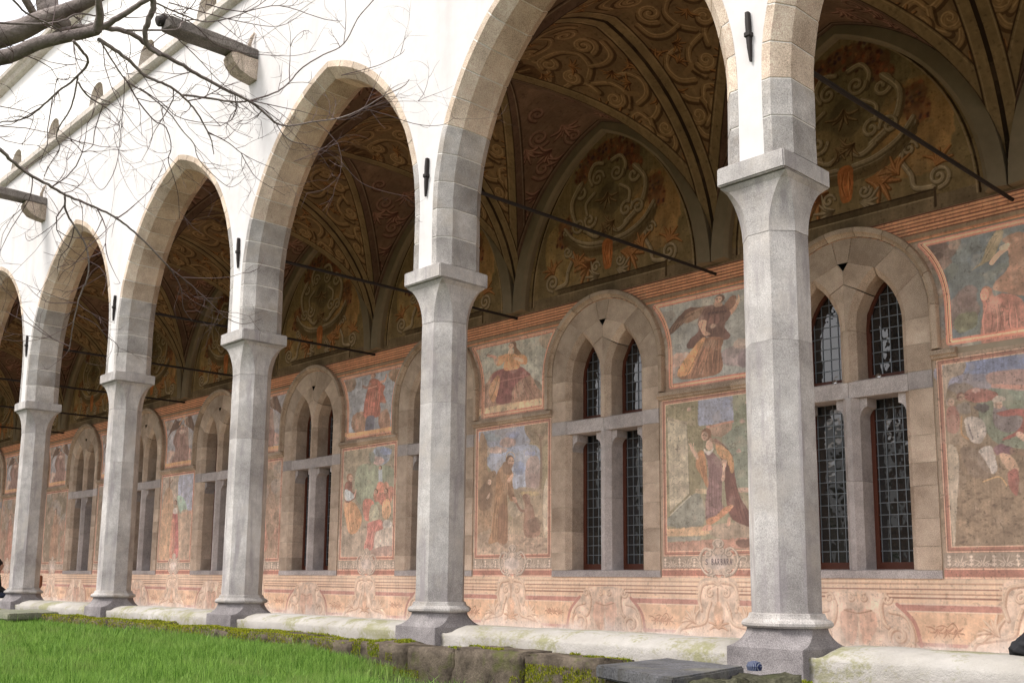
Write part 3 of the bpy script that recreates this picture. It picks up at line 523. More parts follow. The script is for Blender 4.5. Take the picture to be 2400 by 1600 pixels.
def U_angel():
    c, L_, R_ = upper_base(61, (140, 142, 138)); c.frame([(110, 270), (1290, 30), (1290, 1050), (315, 1118)], (.13, .19, 2.50, 1.47))
    for i in range(40): c.blob(random.uniform(200, 1270), random.uniform(100, 900), 90, 70, random.choice([(150, 154, 150), (126, 130, 132), (160, 160, 150)]), .3)
    c.blob(240, 330, 90, 90, (118, 108, 100), .5)
    for x, y, rx, ry, k in ((500, 900, 120, 120, (160, 134, 124)), (930, 870, 130, 110, (134, 116, 118)), (960, 740, 60, 60, (168, 146, 132)), (440, 850, 60, 80, (176, 140, 122)), (1010, 900, 60, 90, (112, 98, 104))): c.blob(x, y, rx, ry, k, .75)
    c.poly([(300, 585), (330, 440), (390, 310), (450, 240), (540, 245), (620, 240), (640, 300), (560, 380), (480, 430), (430, 440), (370, 520)], (92, 62, 50), .95); c.poly([(430, 330), (540, 260), (620, 260), (560, 370), (450, 440)], (132, 96, 70), .85)
    for i in range(10): c.stroke([(600 - i * 10, 270 + i * 4), (480 - i * 16, 340 + i * 12), (430 - i * 12, 430 + i * 12)], 7, (70, 46, 40) if i % 2 else (150, 112, 80), .5)
    c.poly([(780, 240), (820, 150), (860, 115), (890, 150), (880, 260), (830, 330), (790, 300)], (120, 80, 60), .95); c.poly([(900, 110), (922, 180), (900, 300), (860, 380), (830, 350), (870, 270), (900, 180)], (178, 134, 104), .97)
    c.poly([(640, 230), (700, 230), (770, 240), (830, 320), (850, 380), (830, 440), (800, 520), (860, 620), (850, 670), (790, 680), (700, 640), (640, 640), (560, 740), (505, 720), (520, 640), (580, 550), (560, 460), (560, 380), (590, 270)], (98, 66, 60), .98)
    c.poly([(640, 640), (800, 660), (800, 800), (830, 970), (760, 1040), (560, 1050), (490, 1020), (480, 920), (560, 780)], (128, 84, 58), .98); c.poly([(600, 660), (650, 650), (600, 850), (570, 1000), (480, 1010), (490, 900)], (184, 130, 66), .9); c.folds([(620, 670), (790, 680)], [(520, 1040), (820, 1000)], 16, (84, 52, 42), (170, 122, 84), 9, .7)
    c.poly([(580, 420), (640, 430), (640, 540), (690, 590), (680, 610), (630, 600), (590, 530), (565, 460)], (176, 138, 110), .95); c.blob(700, 430, 50, 70, (134, 86, 76), .7); c.stroke([(640, 340), (800, 330)], 20, (70, 44, 50), .7); c.folds([(600, 280), (800, 290)], [(570, 600), (830, 600)], 12, (68, 42, 42), (142, 102, 92), 8, .5)
    c.blob(700, 500, 30, 25, (184, 154, 130), .7); c.poly([(680, 200), (745, 200), (760, 250), (690, 260)], (176, 138, 112), .95); c.face(722, 155, 48, look=-1, hair=(86, 60, 46), skin=(180, 144, 118))
    upper_top(c, L_, R_); return c.finish(1.25, .7, .5)
def U_woman():
    c, L_, R_ = upper_base(67, (158, 158, 146)); c.frame([(70, 390), (1290, 130), (1140, 1330), (250, 1470)], (.10, .08, 2.35, 1.45))
    for i in range(40): c.blob(random.uniform(200, 1200), random.uniform(300, 1200), 80, 80, random.choice([(170, 168, 156), (146, 150, 142), (178, 170, 156)]), .35)
    c.blob(1180, 330, 90, 160, (138, 116, 92), .7); c.blob(190, 520, 60, 150, (168, 140, 116), .6); c.blob(960, 1150, 130, 150, (112, 98, 82), .8); c.blob(790, 1180, 80, 90, (96, 88, 76), .7)
    c.poly([(280, 1370), (320, 1120), (400, 1000), (460, 860), (600, 800), (800, 780), (900, 870), (960, 980), (1000, 1100), (1080, 1240), (720, 1320), (420, 1350)], (146, 106, 84), .95)
    c.poly([(440, 1000), (470, 870), (600, 800), (800, 780), (890, 870), (930, 920), (800, 1000), (720, 1120), (690, 1290), (540, 1290), (520, 1100)], (126, 66, 66), .97); c.poly([(440, 1060), (520, 900), (560, 1000), (540, 1180), (500, 1290), (440, 1180)], (186, 130, 70), .85); c.folds([(500, 850), (850, 850)], [(380, 1320), (980, 1250)], 14, (92, 44, 50), (182, 120, 104), 10, .55); c.stroke([(560, 1000), (750, 960), (900, 930)], 14, (168, 110, 96), .6)
    c.poly([(620, 540), (690, 540), (790, 560), (880, 600), (905, 680), (880, 750), (810, 740), (800, 800), (720, 830), (600, 820), (600, 680), (560, 740), (500, 740), (480, 640), (510, 580)], (190, 130, 66), .98); c.folds([(600, 560), (800, 570)], [(600, 810), (860, 760)], 8, (140, 86, 44), (220, 166, 100), 10, .6)
    c.poly([(430, 560), (490, 590), (520, 640), (500, 720), (470, 700)], (196, 160, 138), .9); c.stroke([(470, 590), (400, 560), (350, 540)], 30, (196, 142, 118), .95); c.stroke([(390, 530), (330, 545), (400, 460)], 9, (96, 82, 74), .8); c.poly([(715, 610), (780, 620), (850, 660), (850, 720), (780, 680), (720, 640)], (202, 156, 124), .95)
    c.poly([(660, 450), (700, 450), (730, 540), (650, 545)], (200, 166, 138), .95); c.poly([(700, 300), (755, 340), (770, 450), (830, 570), (740, 560), (720, 450)], (126, 86, 54), .95); c.face(690, 385, 52, look=-1, hair=(110, 70, 48), skin=(200, 164, 134)); c.poly([(260, 1380), (1080, 1240), (1085, 1320), (250, 1460)], (190, 160, 118), .9)
    upper_top(c, L_, R_); c.unframe(); write(c, 'SINCERE', 1.02, 1.36, .05, .045, (120, 78, 50), .5); return c.finish(1.15, .8, .6)
def U_red():
    c, L_, R_ = upper_base(71, (144, 148, 156)); c.frame([(60, 170), (460, 80), (410, 515), (115, 560)], (.10, .15, 2.40, 1.46))
    for i in range(30): c.blob(random.uniform(120, 430), random.uniform(120, 520), 30, 30, random.choice([(156, 160, 168), (134, 140, 152)]), .35)
    c.blob(130, 200, 42, 60, (134, 106, 86), .9); c.blob(420, 140, 46, 60, (142, 104, 72), .9); c.blob(220, 460, 45, 70, (154, 104, 70), .8); c.blob(340, 460, 30, 70, (150, 98, 66), .8)
    c.poly([(262, 160), (300, 160), (330, 200), (350, 230), (340, 280), (352, 350), (320, 350), (322, 400), (305, 440), (240, 440), (232, 360), (245, 250)], (162, 82, 60), .98); c.folds([(255, 230), (330, 230)], [(240, 435), (305, 435)], 10, (116, 48, 42), (204, 126, 96), 3, .6); c.stroke([(250, 238), (300, 222)], 4, (214, 160, 130), .8)
    c.poly([(250, 440), (290, 440), (280, 530), (248, 530)], (94, 96, 112), .95); c.stroke([(325, 190), (350, 180), (362, 130)], 9, (196, 142, 114), .95); c.stroke([(262, 200), (240, 230), (215, 215)], 10, (150, 110, 100), .95); c.stroke([(212, 150), (216, 235)], 4, (110, 96, 90), .8); c.face(276, 128, 17, look=-1, hair=(124, 72, 50), skin=(196, 148, 118)); c.rect(115, 525, 415, 545, (196, 140, 84), .9)
    upper_top(c, L_, R_, True); return c.finish(1.15, .8, .6)
def U_wings(seed=73):
    c, L_, R_ = upper_base(seed, (146, 144, 150)); c.frame([(60, 90), (360, 60), (325, 510), (85, 545)], (.10, .08, 2.40, 1.46))
    c.blob(120, 160, 40, 50, (146, 116, 96), .6); c.blob(270, 440, 50, 50, (170, 130, 114), .8); c.blob(160, 460, 40, 50, (172, 138, 122), .7)
    c.poly([(120, 300), (140, 200), (170, 100), (190, 120), (225, 130), (200, 200), (150, 230)], (92, 66, 56), .95); c.poly([(322, 260), (310, 160), (290, 70), (265, 100), (240, 130), (262, 190), (290, 220)], (96, 70, 58), .95)
    c.poly([(185, 230), (200, 200), (265, 200), (272, 300), (275, 420), (255, 520), (170, 515), (185, 400), (165, 330)], (134, 100, 92), .97); c.folds([(190, 240), (265, 240)], [(175, 510), (255, 510)], 8, (98, 68, 64), (182, 148, 134), 3, .6); c.blob(225, 240, 25, 25, (186, 164, 152), .8); c.face(228, 185, 14); c.stroke([(205, 160), (240, 90), (250, 160)], 8, (176, 132, 96), .8)
    upper_top(c, L_, R_, True); return c.finish(1.15, .9, .6)
def U_clouds():
    c, L_, R_ = upper_base(79, (96, 106, 108)); c.frame([(0, 320), (1114, 105), (1114, 1150), (410, 1235)], (.06, .08, 1.30, 1.46))
    for i in range(30): c.blob(random.uniform(400, 1700), random.uniform(100, 1200), 160, 130, random.choice([(92, 104, 114), (108, 114, 104), (84, 98, 112)]), .4)
    for x, y, rx, ry, k in ((430, 420, 150, 110, (112, 90, 82)), (300, 350, 150, 80, (86, 68, 64)), (400, 560, 130, 80, (120, 96, 86)), (520, 330, 80, 90, (124, 104, 92)), (700, 1000, 150, 150, (106, 88, 82)), (740, 900, 90, 90, (110, 92, 88)), (750, 1080, 100, 70, (98, 102, 78)), (470, 1100, 60, 80, (92, 118, 144)), (360, 480, 60, 60, (78, 60, 56))): c.blob(x, y, rx, ry, k, .85)
    c.poly([(750, 660), (840, 560), (880, 400), (960, 220), (1030, 135), (1060, 200), (1050, 300), (1000, 430), (950, 540), (850, 600)], (134, 120, 88), .95); c.folds([(960, 220), (1050, 250)], [(770, 640), (900, 560)], 8, (106, 92, 66), (164, 146, 108), 10, .5)
    c.poly([(1060, 300), (1300, 250), (1400, 600), (1300, 900), (1000, 860), (960, 800), (1100, 640), (1090, 420)], (142, 100, 74), .9); c.stroke([(1080, 440), (1010, 500), (940, 590)], 60, (182, 148, 118), .95); c.stroke([(1100, 400), (1040, 430)], 60, (178, 164, 138), .9)
    c.poly([(850, 900), (870, 830), (940, 830), (970, 900), (1060, 880), (1200, 950), (1200, 1180), (960, 1230), (900, 1270), (870, 1150), (880, 1000)], (150, 92, 74), .97); c.folds([(900, 960), (1150, 960)], [(900, 1200), (1150, 1180)], 9, (104, 54, 46), (194, 130, 104), 12, .6); c.face(890, 880, 48, look=-1, hair=(124, 84, 60), skin=(186, 128, 100))
    upper_top(c, L_, R_); return c.finish(1.35, .7, .5)
# dado: one period 4.52 m, z -.97 .. .04
DC = ((190, 140, 104), (226, 192, 158), (244, 222, 196))
def P_dado(seed):
    w, h = 4.52, 1.01; c = Canvas(w, h, 190, (232, 200, 172), seed)
    for i, (z, t, col) in enumerate(((.03, .035, (238, 206, 168)), (.065, .02, (206, 158, 118)), (.10, .035, (240, 208, 170)), (.135, .016, (178, 122, 88)), (.165, .03, (236, 200, 160)), (.195, .02, (196, 142, 104)), (.22, .022, (240, 208, 172)), (.245, .022, (166, 110, 80)), (.285, .05, (236, 198, 158)))): c.stroke([(0, z), (w, z)], t, col, .95, False)
    c.rect(0, .33, w, .405, (196, 126, 106), .9); c.stroke([(0, .415), (w, .415)], .012, (240, 212, 180), .9, False); c.rect(0, .42, w, .80, (228, 182, 136), .95)
    c.rect(0, .80, w, .845, (198, 130, 112), .8); c.rect(0, .85, w, 1.01, (234, 214, 198), 1)
    # tall crest under each fresco (canvas centre), low one under each window (wrapped at the ends)
    for cx, tall in ((w / 2, True), (0, False), (w, False)):
        bg_ = (232, 202, 174)
        if tall:
            c.poly([(cx - .27, .02), (cx + .27, .02), (cx + .36, .2), (cx + .34, .45), (cx + .62, .66), (cx + .78, .8), (cx + .8, 1.01), (cx - .8, 1.01), (cx - .78, .8), (cx - .62, .66), (cx - .34, .45), (cx - .36, .2)], bg_, 1, True, 2, 1)
            for d in (-1, 1):
                ribbon(c, [(cx + d * .08, .06), (cx + d * .28, .1), (cx + d * .35, .3), (cx + d * .31, .48)], .045, DC); ribbon(c, [(cx + d * .14, .36), (cx + d * .2, .5), (cx + d * .26, .66), (cx + d * .52, .72), (cx + d * .72, .78), (cx + d * .78, .98)], .045, DC)
                curl(c, cx + d * .14, .22, .08, -math.pi / 2, 1.2, .028, DC, d); leaf(c, cx + d * .42, .68, math.pi / 2 * 0 + (0 if d > 0 else math.pi) - d * .8, .26, DC, 7, 1.3); curl(c, cx + d * .62, .9, .08, 0, 1.1, .03, DC, d)
                for k in range(6): c.blob(cx + d * (.37 + .01 * math.sin(k)), .12 + k * .055, .018, .022, DC[1], .8, 6)
                for k in range(3): c.stroke([(cx + d * (.9 + k * .14), .66 - .05 * (k % 2)), (cx + d * (.97 + k * .14), .55 + .03 * k), (cx + d * (1.05 + k * .14), .6)], .018, (176, 116, 78), .8, taper=True); leaf(c, cx + d * (.95 + k * .12), .62, -1.2 * d, .12, ((168, 110, 76), (200, 142, 100), (232, 190, 150)), 5, 2.0)
            leaf(c, cx, .12, -math.pi / 2, .12, DC, 7, 2.6); c.stroke([(cx, .16), (cx, .4)], .03, DC[0], .7); leaf(c, cx, .75, -math.pi / 2, .2, ((176, 118, 80), (210, 160, 118), (236, 200, 160)), 7, 2.4); c.blob(cx, .52, .1, .16, (222, 172, 128), .7)
        else:
            c.poly([(cx - .5, .3), (cx - .3, .17), (cx + .3, .17), (cx + .5, .3), (cx + .72, .5), (cx + .8, .8), (cx + .76, 1.01), (cx - .76, 1.01), (cx - .8, .8), (cx - .72, .5)], bg_, 1, True, 2, 1)
            for d in (-1, 1):
                c.stroke([(cx + d * .56, .33), (cx + d * .78, .55), (cx + d * .86, .84)], .05, (198, 128, 108), .9)
                ribbon(c, [(cx + d * .4, .2), (cx + d * .33, .35), (cx + d * .36, .55), (cx + d * .42, .62)], .045, DC); curl(c, cx + d * .42, .26, .07, 0, 1.1, .03, DC, d)
                curl(c, cx + d * .56, .74, .2, -math.pi * (.3 if d > 0 else .7), 1.6, .045, DC, d); ribbon(c, [(cx + d * .45, .42), (cx + d * .66, .48), (cx + d * .76, .7), (cx + d * .74, .95)], .04, DC); curl(c, cx + d * .1, .25, .055, -math.pi / 2, 1.2, .03, DC, -d)
                c.poly([(cx + d * .02, .45), (cx + d * .22, .42), (cx + d * .26, .65), (cx + d * .12, .86), (cx + d * .05, .8)], (224, 168, 134), .6, True, 3, 4)
            c.stroke([(cx - .2, .42), (cx, .46), (cx + .2, .42)], .02, DC[0], .8); c.blob(cx, .25, .04, .05, DC[1], 1)
    n = vnoise(c.H, c.W, 90, seed + 5, 5); up = np.linspace(0, 1, c.H)[:, None]; k = np.clip((up - .72 + (n - .5) * .5) * 5, 0, 1) * .75; c.a += (np.array((238, 226, 216)) / 255. - c.a) * k[..., None]
    return c.finish(1.0, .5, .3, (240, 224, 208))
# lunette: bay wide, z 4.86 .. 8.0
VC = ((66, 48, 30), (126, 102, 70), (168, 144, 104)); OC = ((88, 54, 28), (154, 104, 60), (190, 144, 92)); GC = ((84, 70, 50), (142, 126, 98), (186, 170, 138))
def P_lunette():
    w, h = 4.5, 3.14; c = Canvas(w, h, 150, (112, 98, 74), 91); cx = w / 2; c.rect(0, 0, w, h, (126, 108, 74))
    c.blob(cx + .95, 1.9, .6, .8, (166, 126, 76), .7); c.blob(cx - .95, 2.2, .6, .7, (158, 130, 80), .7); c.blob(cx, 1.0, .9, .7, (112, 100, 72), .6); c.blob(cx + .05, 1.45, .26, .3, (84, 74, 54), .5)
    for x, y, r_ in [(cx + .62 * math.cos(q), .95 - .42 * math.sin(q), .17) for q in [k * .42 for k in range(8)]] + [(cx + 1.05, 1.45, .2), (cx + 1.12, 1.7, .2), (cx - 1.0, 1.7, .18), (cx - 1.05, 1.95, .16)]:
        c.blob(x, y, r_, r_, (112, 70, 46), .6)
        for k in range(14): c.blob(x + random.uniform(-r_, r_), y + random.uniform(-r_, r_), .03, .03, random.choice([(140, 76, 46), (84, 44, 34), (70, 48, 52), (150, 96, 54)]), .8, 6)
    for d in (-1, 1):
        ribbon(c, [(cx + d * .1, .75), (cx + d * .3, .72), (cx + d * .42, .9), (cx + d * .36, 1.08)], .07, GC); curl(c, cx + d * .6, 1.15, .17, -math.pi / 2, 1.2, .06, GC, d)
        ribbon(c, [(cx + d * .62, 1.0), (cx + d * .85, 1.3), (cx + d * .75, 1.7), (cx + d * .4, 1.95)], .09, GC); curl(c, cx + d * .42, 1.72, .16, 0, 1.3, .055, GC, -d); curl(c, cx + d * .68, 1.75, .15, math.pi, 1.3, .05, GC, d)
        ribbon(c, [(cx + d * .12, 2.25), (cx + d * .5, 2.2), (cx + d * .85, 2.02), (cx + d * 1.02, 1.82)], .10, GC); c.stroke([(cx + d * 1.02, 1.82), (cx + d * 1.02, 2.15)], .04, GC[0], .7, False)
        ribbon(c, [(cx + d * .92, 2.12), (cx + d * .82, 2.3), (cx + d * .95, 2.55), (cx + d * 1.0, 2.75), (cx + d * 1.25, 2.8)], .07, GC); curl(c, cx + d * .95, 2.18, .11, 0, 1.3, .045, GC, -d); curl(c, cx + d * 1.33, 2.68, .16, math.pi / 2, 1.6, .05, GC, -d)
        leaf(c, cx + d * 1.3, 2.52, -math.pi / 2 + d * .5, .3, OC, 6, 1.6); leaf(c, cx + d * .3, 2.45, (0 if d > 0 else math.pi) + d * .25, .5, OC, 7, .9); leaf(c, cx + d * .2, 2.75, (0 if d > 0 else math.pi) + d * .2, .32, GC, 6, 1.4); curl(c, cx + d * .28, 2.6, .1, 0, 1.2, .04, GC, d)
    for d in (-1, 1):
        curl(c, cx + d * .22, 1.0, .15, 0, 1.4, .05, GC, d); ribbon(c, [(cx + d * .3, 1.25), (cx + d * .5, 1.4), (cx + d * .48, 1.6)], .06, GC); ribbon(c, [(cx + d * .05, 1.95), (cx + d * .25, 2.05), (cx + d * .45, 1.95)], .07, GC); leaf(c, cx + d * .15, 1.85, math.pi / 2 + d * .9, .25, VC, 6, 1.5)
        c.stroke([(cx + d * 1.0, 1.95), (cx + d * .6, 2.26), (cx + d * .12, 2.34)], .16, (96, 80, 54), .8); ribbon(c, [(cx + d * 1.02, 1.74), (cx + d * .8, 1.98), (cx + d * .45, 2.14), (cx + d * .12, 2.18)], .06, GC); leaf(c, cx + d * .78, 2.5, -math.pi / 2 - d * .6, .3, OC, 6, 1.5)
    c.poly([(cx - .11, 2.2), (cx + .11, 2.2), (cx + .09, 2.62), (cx, 2.7), (cx - .09, 2.62)], (166, 98, 48), .95, True, 1, 1); c.folds([(cx - .08, 2.25), (cx + .08, 2.25)], [(cx - .07, 2.6), (cx + .07, 2.6)], 5, (100, 54, 26), (206, 150, 88), .02, .7); leaf(c, cx, 1.3, math.pi / 2, .3, VC, 6, 1.6)
    c.rect(0, 2.93, w, 3.14, (118, 102, 78), 1); c.rect(cx - 1.2, 2.84, cx + 1.25, 2.95, (84, 70, 50), .95); c.stroke([(cx - 1.2, 2.845), (cx + 1.25, 2.845)], .02, (54, 42, 30), .9, False); c.stroke([(cx - 1.2, 2.95), (cx + 1.25, 2.95)], .02, (152, 136, 106), .9, False); c.stroke([(cx + 1.27, 2.83), (cx + 1.27, 3.08)], .035, (66, 52, 38), .9, False)
    for r_, wd, col in ((1.86, .03, (44, 32, 22)), (1.82, .02, (158, 138, 104))):
        pts = [(cx - r_, 3.0)] + [(cx - ax(zz, r_, 4.95, 7.85), 8.0 - zz) for zz in np.linspace(4.96, 7.84, 16)] + [(cx + ax(zz, r_, 4.95, 7.85), 8.0 - zz) for zz in np.linspace(7.84, 4.96, 16)]
        c.stroke(pts, wd, col, .9, False)
    return c.finish(1.0, .7, .45, (130, 116, 88))
def ax(z, a, zs, zt):
    """half width of a pointed arch at height z"""
    h = zt - zs; cc = (h * h - a * a) / (2 * a)
    if z <= zs: return a
    return max(0, math.sqrt(max(0, (a + cc) ** 2 - (z - zs) ** 2)) - cc)
def az(x, a, zs, zt):
    h = zt - zs; cc = (h * h - a * a) / (2 * a); return zs + math.sqrt(max(0, (a + cc) ** 2 - (abs(x) + cc) ** 2))
ZS, ZT = 4.90, 7.95; YM, BH, AH = 3.26, 2.57, 2.25
def arclen(a, n=40):
    cc = ((ZT - ZS) ** 2 - a * a) / (2 * a); r = a + cc; q1 = math.asin((ZT - ZS) / r); return r, q1     # angle from spring (0) to crown (q1)
def P_cell(kind):
    """one vault cell; canvas u across (ridge direction, centre 0), v = arc distance from the springing up to the crown"""
    half_other, a = (BH, AH) if kind == 'A' else (AH, BH)
    r, q1 = arclen(a); S = r * q1; w, h = half_other, S             # u from 0 (crown centre of bay) .. half_other (edge); full mirrored half cell
    c = Canvas(w, h, 130, (112, 90, 62) if kind == 'B' else (110, 82, 58), 97 if kind == 'B' else 103)
    tone = (118, 96, 66) if kind == 'B' else (112, 84, 58); c.rect(0, 0, w, h, tone)
    ro, qo = arclen(half_other)
    def groin(v):     # u of the groin at arc distance v
        z = ZS + r * math.sin(v / r); return ax(z, half_other, ZS, ZT)
    W = w
    if kind == 'B':
        cols = ((66, 47, 28), (134, 108, 72), (172, 146, 102))
        rb = lambda pts, w_=.085: ribbon(c, pts, w_, cols)
        c.poly([(.06, .0), (.5, .0), (.62, .22), (.5, .46), (.28, .5), (.1, .36)], (92, 68, 42), .9)
        for k in range(7): c.stroke([(.1, .05), (.1 + .42 * math.cos(k * .24), .05 + .42 * math.sin(k * .24))], .035, (146, 116, 74) if k % 2 else (62, 42, 26), .7)
        curl(c, .16, .08, .10, 0, 1.2, .05, cols, 1)
        rb([(.36, .62), (.6, .52), (.76, .3), (.7, .06)]); rb([(.50, .92), (.66, .78), (.92, .74), (1.12, .86), (1.2, 1.08)]); curl(c, .86, .24, .17, math.pi, 1.5, .09, cols, 1); curl(c, 1.0, .66, .15, -1, 1.5, .085, cols, -1)
        rb([(.9, .08), (1.2, .12), (1.42, .32), (1.40, .60), (1.22, .78)]); rb([(1.40, .60), (1.66, .66), (1.86, .56), (1.9, .3)]); curl(c, 1.62, .22, .19, 1.5, 1.5, .09, cols, -1)
        rb([(1.22, .9), (1.5, 1.02), (1.62, 1.28), (1.5, 1.5)]); c.stroke([(1.62, 1.28), (1.78, 1.36)], .09, cols[1], .9); rb([(1.62, .94), (1.86, .98), (2.0, 1.2), (1.92, 1.42), (1.7, 1.5)]); curl(c, 1.38, 1.3, .15, 0, 1.5, .08, cols, 1)
        rb([(1.4, 1.72), (1.62, 1.66), (1.74, 1.82), (1.94, 1.74), (2.04, 1.58)]); rb([(1.74, 1.82), (1.72, 2.06), (1.86, 2.2)]); curl(c, 1.56, 1.98, .14, 2, 1.5, .075, cols, -1); curl(c, 1.94, 2.04, .13, 0, 1.5, .075, cols, 1); rb([(1.66, 2.3), (1.8, 2.42), (1.96, 2.36), (2.02, 2.22)], .08)
        LF = ((50, 30, 16), (134, 92, 48), (190, 146, 86))
        for x, y, an, l_ in ((.72, 1.08, 1.0, .3), (.95, 1.3, .7, .28), (1.15, 1.48, 1.2, .3), (1.3, 1.75, .9, .28), (1.5, 2.25, 1.0, .24), (2.02, .75, 1.2, .26), (2.04, 1.0, -1.2, .22), (2.06, 1.5, 1.4, .2), (1.1, .42, .6, .2), (1.66, .82, 2.4, .2), (1.86, 2.55, 1.5, .34), (1.72, 2.5, 2.2, .24), (2.02, 2.5, .8, .22), (1.8, 1.15, 3.6, .18), (.6, .34, 1.6, .2)): leaf(c, x, y, an, l_, LF, 6, 1.7)
        for k in range(22): c.blob(1.93 + random.uniform(-.08, .08), 2.95 + k * .024, .035, .035, random.choice([(160, 140, 104), (116, 94, 62), (176, 156, 118)]), .9, 6)
    else:
        cols = ((70, 40, 28), (124, 84, 60), (154, 116, 86))
        for (x, y, rr, a0, t, s) in ((1.6, .8, .22, 0, 1.6, 1), (2.1, 1.3, .24, 2, 1.6, -1), (1.2, .4, .16, 1, 1.4, 1), (2.2, .5, .18, 1, 1.4, 1)): curl(c, x, y, rr, a0, t, .055, cols, s)
        for x, y, an in ((1.5, 1.1, .6), (2.0, .9, 1.8), (2.3, 1.7, 1.5), (2.2, 2.1, 1.6), (1.8, .4, .4), (2.3, .9, 1.2), (2.35, 2.5, 1.5)): leaf(c, x, y, an, .36, ((64, 34, 24), (134, 88, 62), (176, 132, 96)), 7, 1.5)
    # edge bands along the groin and along the open edge
    vs = np.linspace(.02, S - .02, 40); g = [(groin(v), S - v) for v in vs]
    if kind == 'B': band, edge = (124, 106, 74), .25
    else: band, edge = (98, 72, 52), .3
    c.poly([(0, 0)] + [(u + .0, y) for u, y in g[::-1]] + [(0, S)], tuple(int(v * .9) for v in band), 1, False, 1, .2)
    c.stroke([(u + .10, y) for u, y in g], .20, band, 1, False); c.stroke([(u + .21, y) for u, y in g], .02, (52, 38, 26), .9, False); c.stroke([(u + .17, y) for u, y in g], .014, (160, 140, 104), .6, False); c.stroke([(u, y) for u, y in g], .018, (46, 34, 24), .8, False)
    c.rect(w - edge * .8, 0, w, h, band); c.stroke([(w - edge * .8, 0), (w - edge * .8, h)], .022, (52, 38, 26), .9, False); c.stroke([(w - edge * .68, 0), (w - edge * .68, h)], .014, (158, 138, 102), .7, False); c.stroke([(w - .015, 0), (w - .015, h)], .04, (40, 30, 22), .95, False)
    c.rect(w - 1.2, h - .32, w, h, band); c.stroke([(w - 1.2, h - .33), (w, h - .33)], .015, (158, 138, 102), .6, False)
    return c.finish(1.0, .7, .4, (120, 98, 70))
def P_cornice():
    w, h = 4.52, .37; c = Canvas(w, h, 200, (150, 118, 84), 111); c.rect(0, 0, w, h, (168, 108, 68))
    for i, (y, t, col) in enumerate(((.012, .02, (92, 56, 38)), (.04, .03, (190, 130, 82)), (.065, .014, (120, 66, 42)), (.09, .026, (204, 146, 96)), (.115, .014, (130, 70, 44)), (.14, .026, (196, 134, 86)), (.165, .016, (112, 60, 40)), (.19, .026, (206, 148, 98)), (.215, .016, (126, 68, 44)), (.24, .02, (196, 136, 88)), (.262, .014, (98, 56, 40)), (.30, .06, (136, 114, 88)), (.34, .012, (176, 104, 66)), (.358, .014, (204, 142, 92)))): c.stroke([(0, y), (w, y)], t, col, .95, False, soft=.6)
    return c.finish(1.2, .6, .4, (150, 124, 98))
# ================================================================== GEOMETRY
# ---------- ground
g = link('lawn', mesh('lawn', [(-70, -60, -.80), (40, -60, -.80), (40, -1.15, -.80), (-70, -1.15, -.80)], [(0, 1, 2, 3)]), M['soil']); tag(g, kind='structure')
g = link('gutter_path', mesh('gutter_path', [(-60, -1.15, -1.02), (20, -1.15, -1.02), (20, .25, -1.02), (-60, .25, -1.02)], [(0, 1, 2, 3)]), M['greydark']); tag(g, kind='structure')
g = link('gallery_floor', mesh('gallery_floor', [(-60, .2, -.97), (12, .2, -.97), (12, 5.9, -.97), (-60, 5.9, -.97)], [(0, 1, 2, 3)]), M['floor']); tag(g, kind='structure')
g = link('ground', mesh('ground', [(-200, -150, -1.3), (150, -150, -1.3), (150, 120, -1.3), (-200, 120, -1.3)], [(0, 1, 2, 3)]), M['soil']); tag(g, kind='structure')

ORD = {-1: 'outermost right', 0: 'first', 1: 'second', 2: 'third', 3: 'fourth', 4: 'fifth', 5: 'sixth', 6: 'seventh', 7: 'eighth', 8: 'ninth', 9: 'tenth', 10: 'eleventh', 11: 'twelfth'}
# ---------- front arcade wall
KS = range(-1, 11)
OX = {k: CX[k] - 2.256 for k in KS}                    # arch centre between column k and k+1
OA, OZS, OC_ = 2.125, 4.30, .673                       # extrados half span, springing, centre offset
OR = OA + OC_
def ext_z(x, off=0.0):
    r = OR - off; return OZS + math.sqrt(max(0, r * r - (abs(x) + OC_) ** 2))
wall = empty('arcade_wall', (-13, .05, 3.6), 'white plastered wall above the pointed stone arches', 'wall')
WI = wall.matrix_world
def W_(name, vs, fs, mat, par=wall):
    off = Vector(par.location); return link(name, fixn(mesh(name, [Vector(v) - off for v in vs], fs)), mat, par)
vs, fs = [], []
def quad(a, b, c, d):
    n = len(vs); vs.extend([a, b, c, d]); fs.append((n, n + 1, n + 2, n + 3))
ZL = 9.02
for yf in (.05, .62):
    for k in KS:
        N_ = 28; pr = [(OX[k] - OA, ZAB), (OX[k] - OA, OZS)]
        for i in range(1, N_):
            x = -OA + 2 * OA * (1 - math.cos(math.pi * i / N_)) / 2; pr.append((OX[k] + x, ext_z(x)))
        pr += [(OX[k] + OA, OZS), (OX[k] + OA, ZAB)]
        for (xa, za), (xb, zb) in zip(pr[1:-2], pr[2:-1]): quad((xa, yf, za), (xb, yf, zb), (xb, yf, ZL), (xa, yf, ZL))
        # pier strip to the next arch on the left
        xl = OX[k + 1] + OA if k + 1 in OX else OX[k] - OA - .3
        xr = OX[k] - OA; quad((xl, yf, ZAB), (xr, yf, ZAB), (xr, yf, OZS), (xl, yf, OZS)); quad((xl, yf, OZS), (xr, yf, OZS), (xr, yf, ZL), (xl, yf, ZL))
W_('plaster_face', vs, fs, M['facade'])
# ledge (string course) as slabs
for i in range(14):
    x1 = 5.5 - i * 3.6; x0 = x1 - 3.59
    prof = [(.06, 9.00), (-.03, 9.02), (-.07, 9.06), (-.07, 9.17), (-.04, 9.20), (.30, 9.27), (.30, 9.00)]
    v, f = loft([[(x0, y, z) for y, z in prof], [(x1, y, z) for y, z in prof]]); W_('ledge_slab', v, f, M['ledge'])
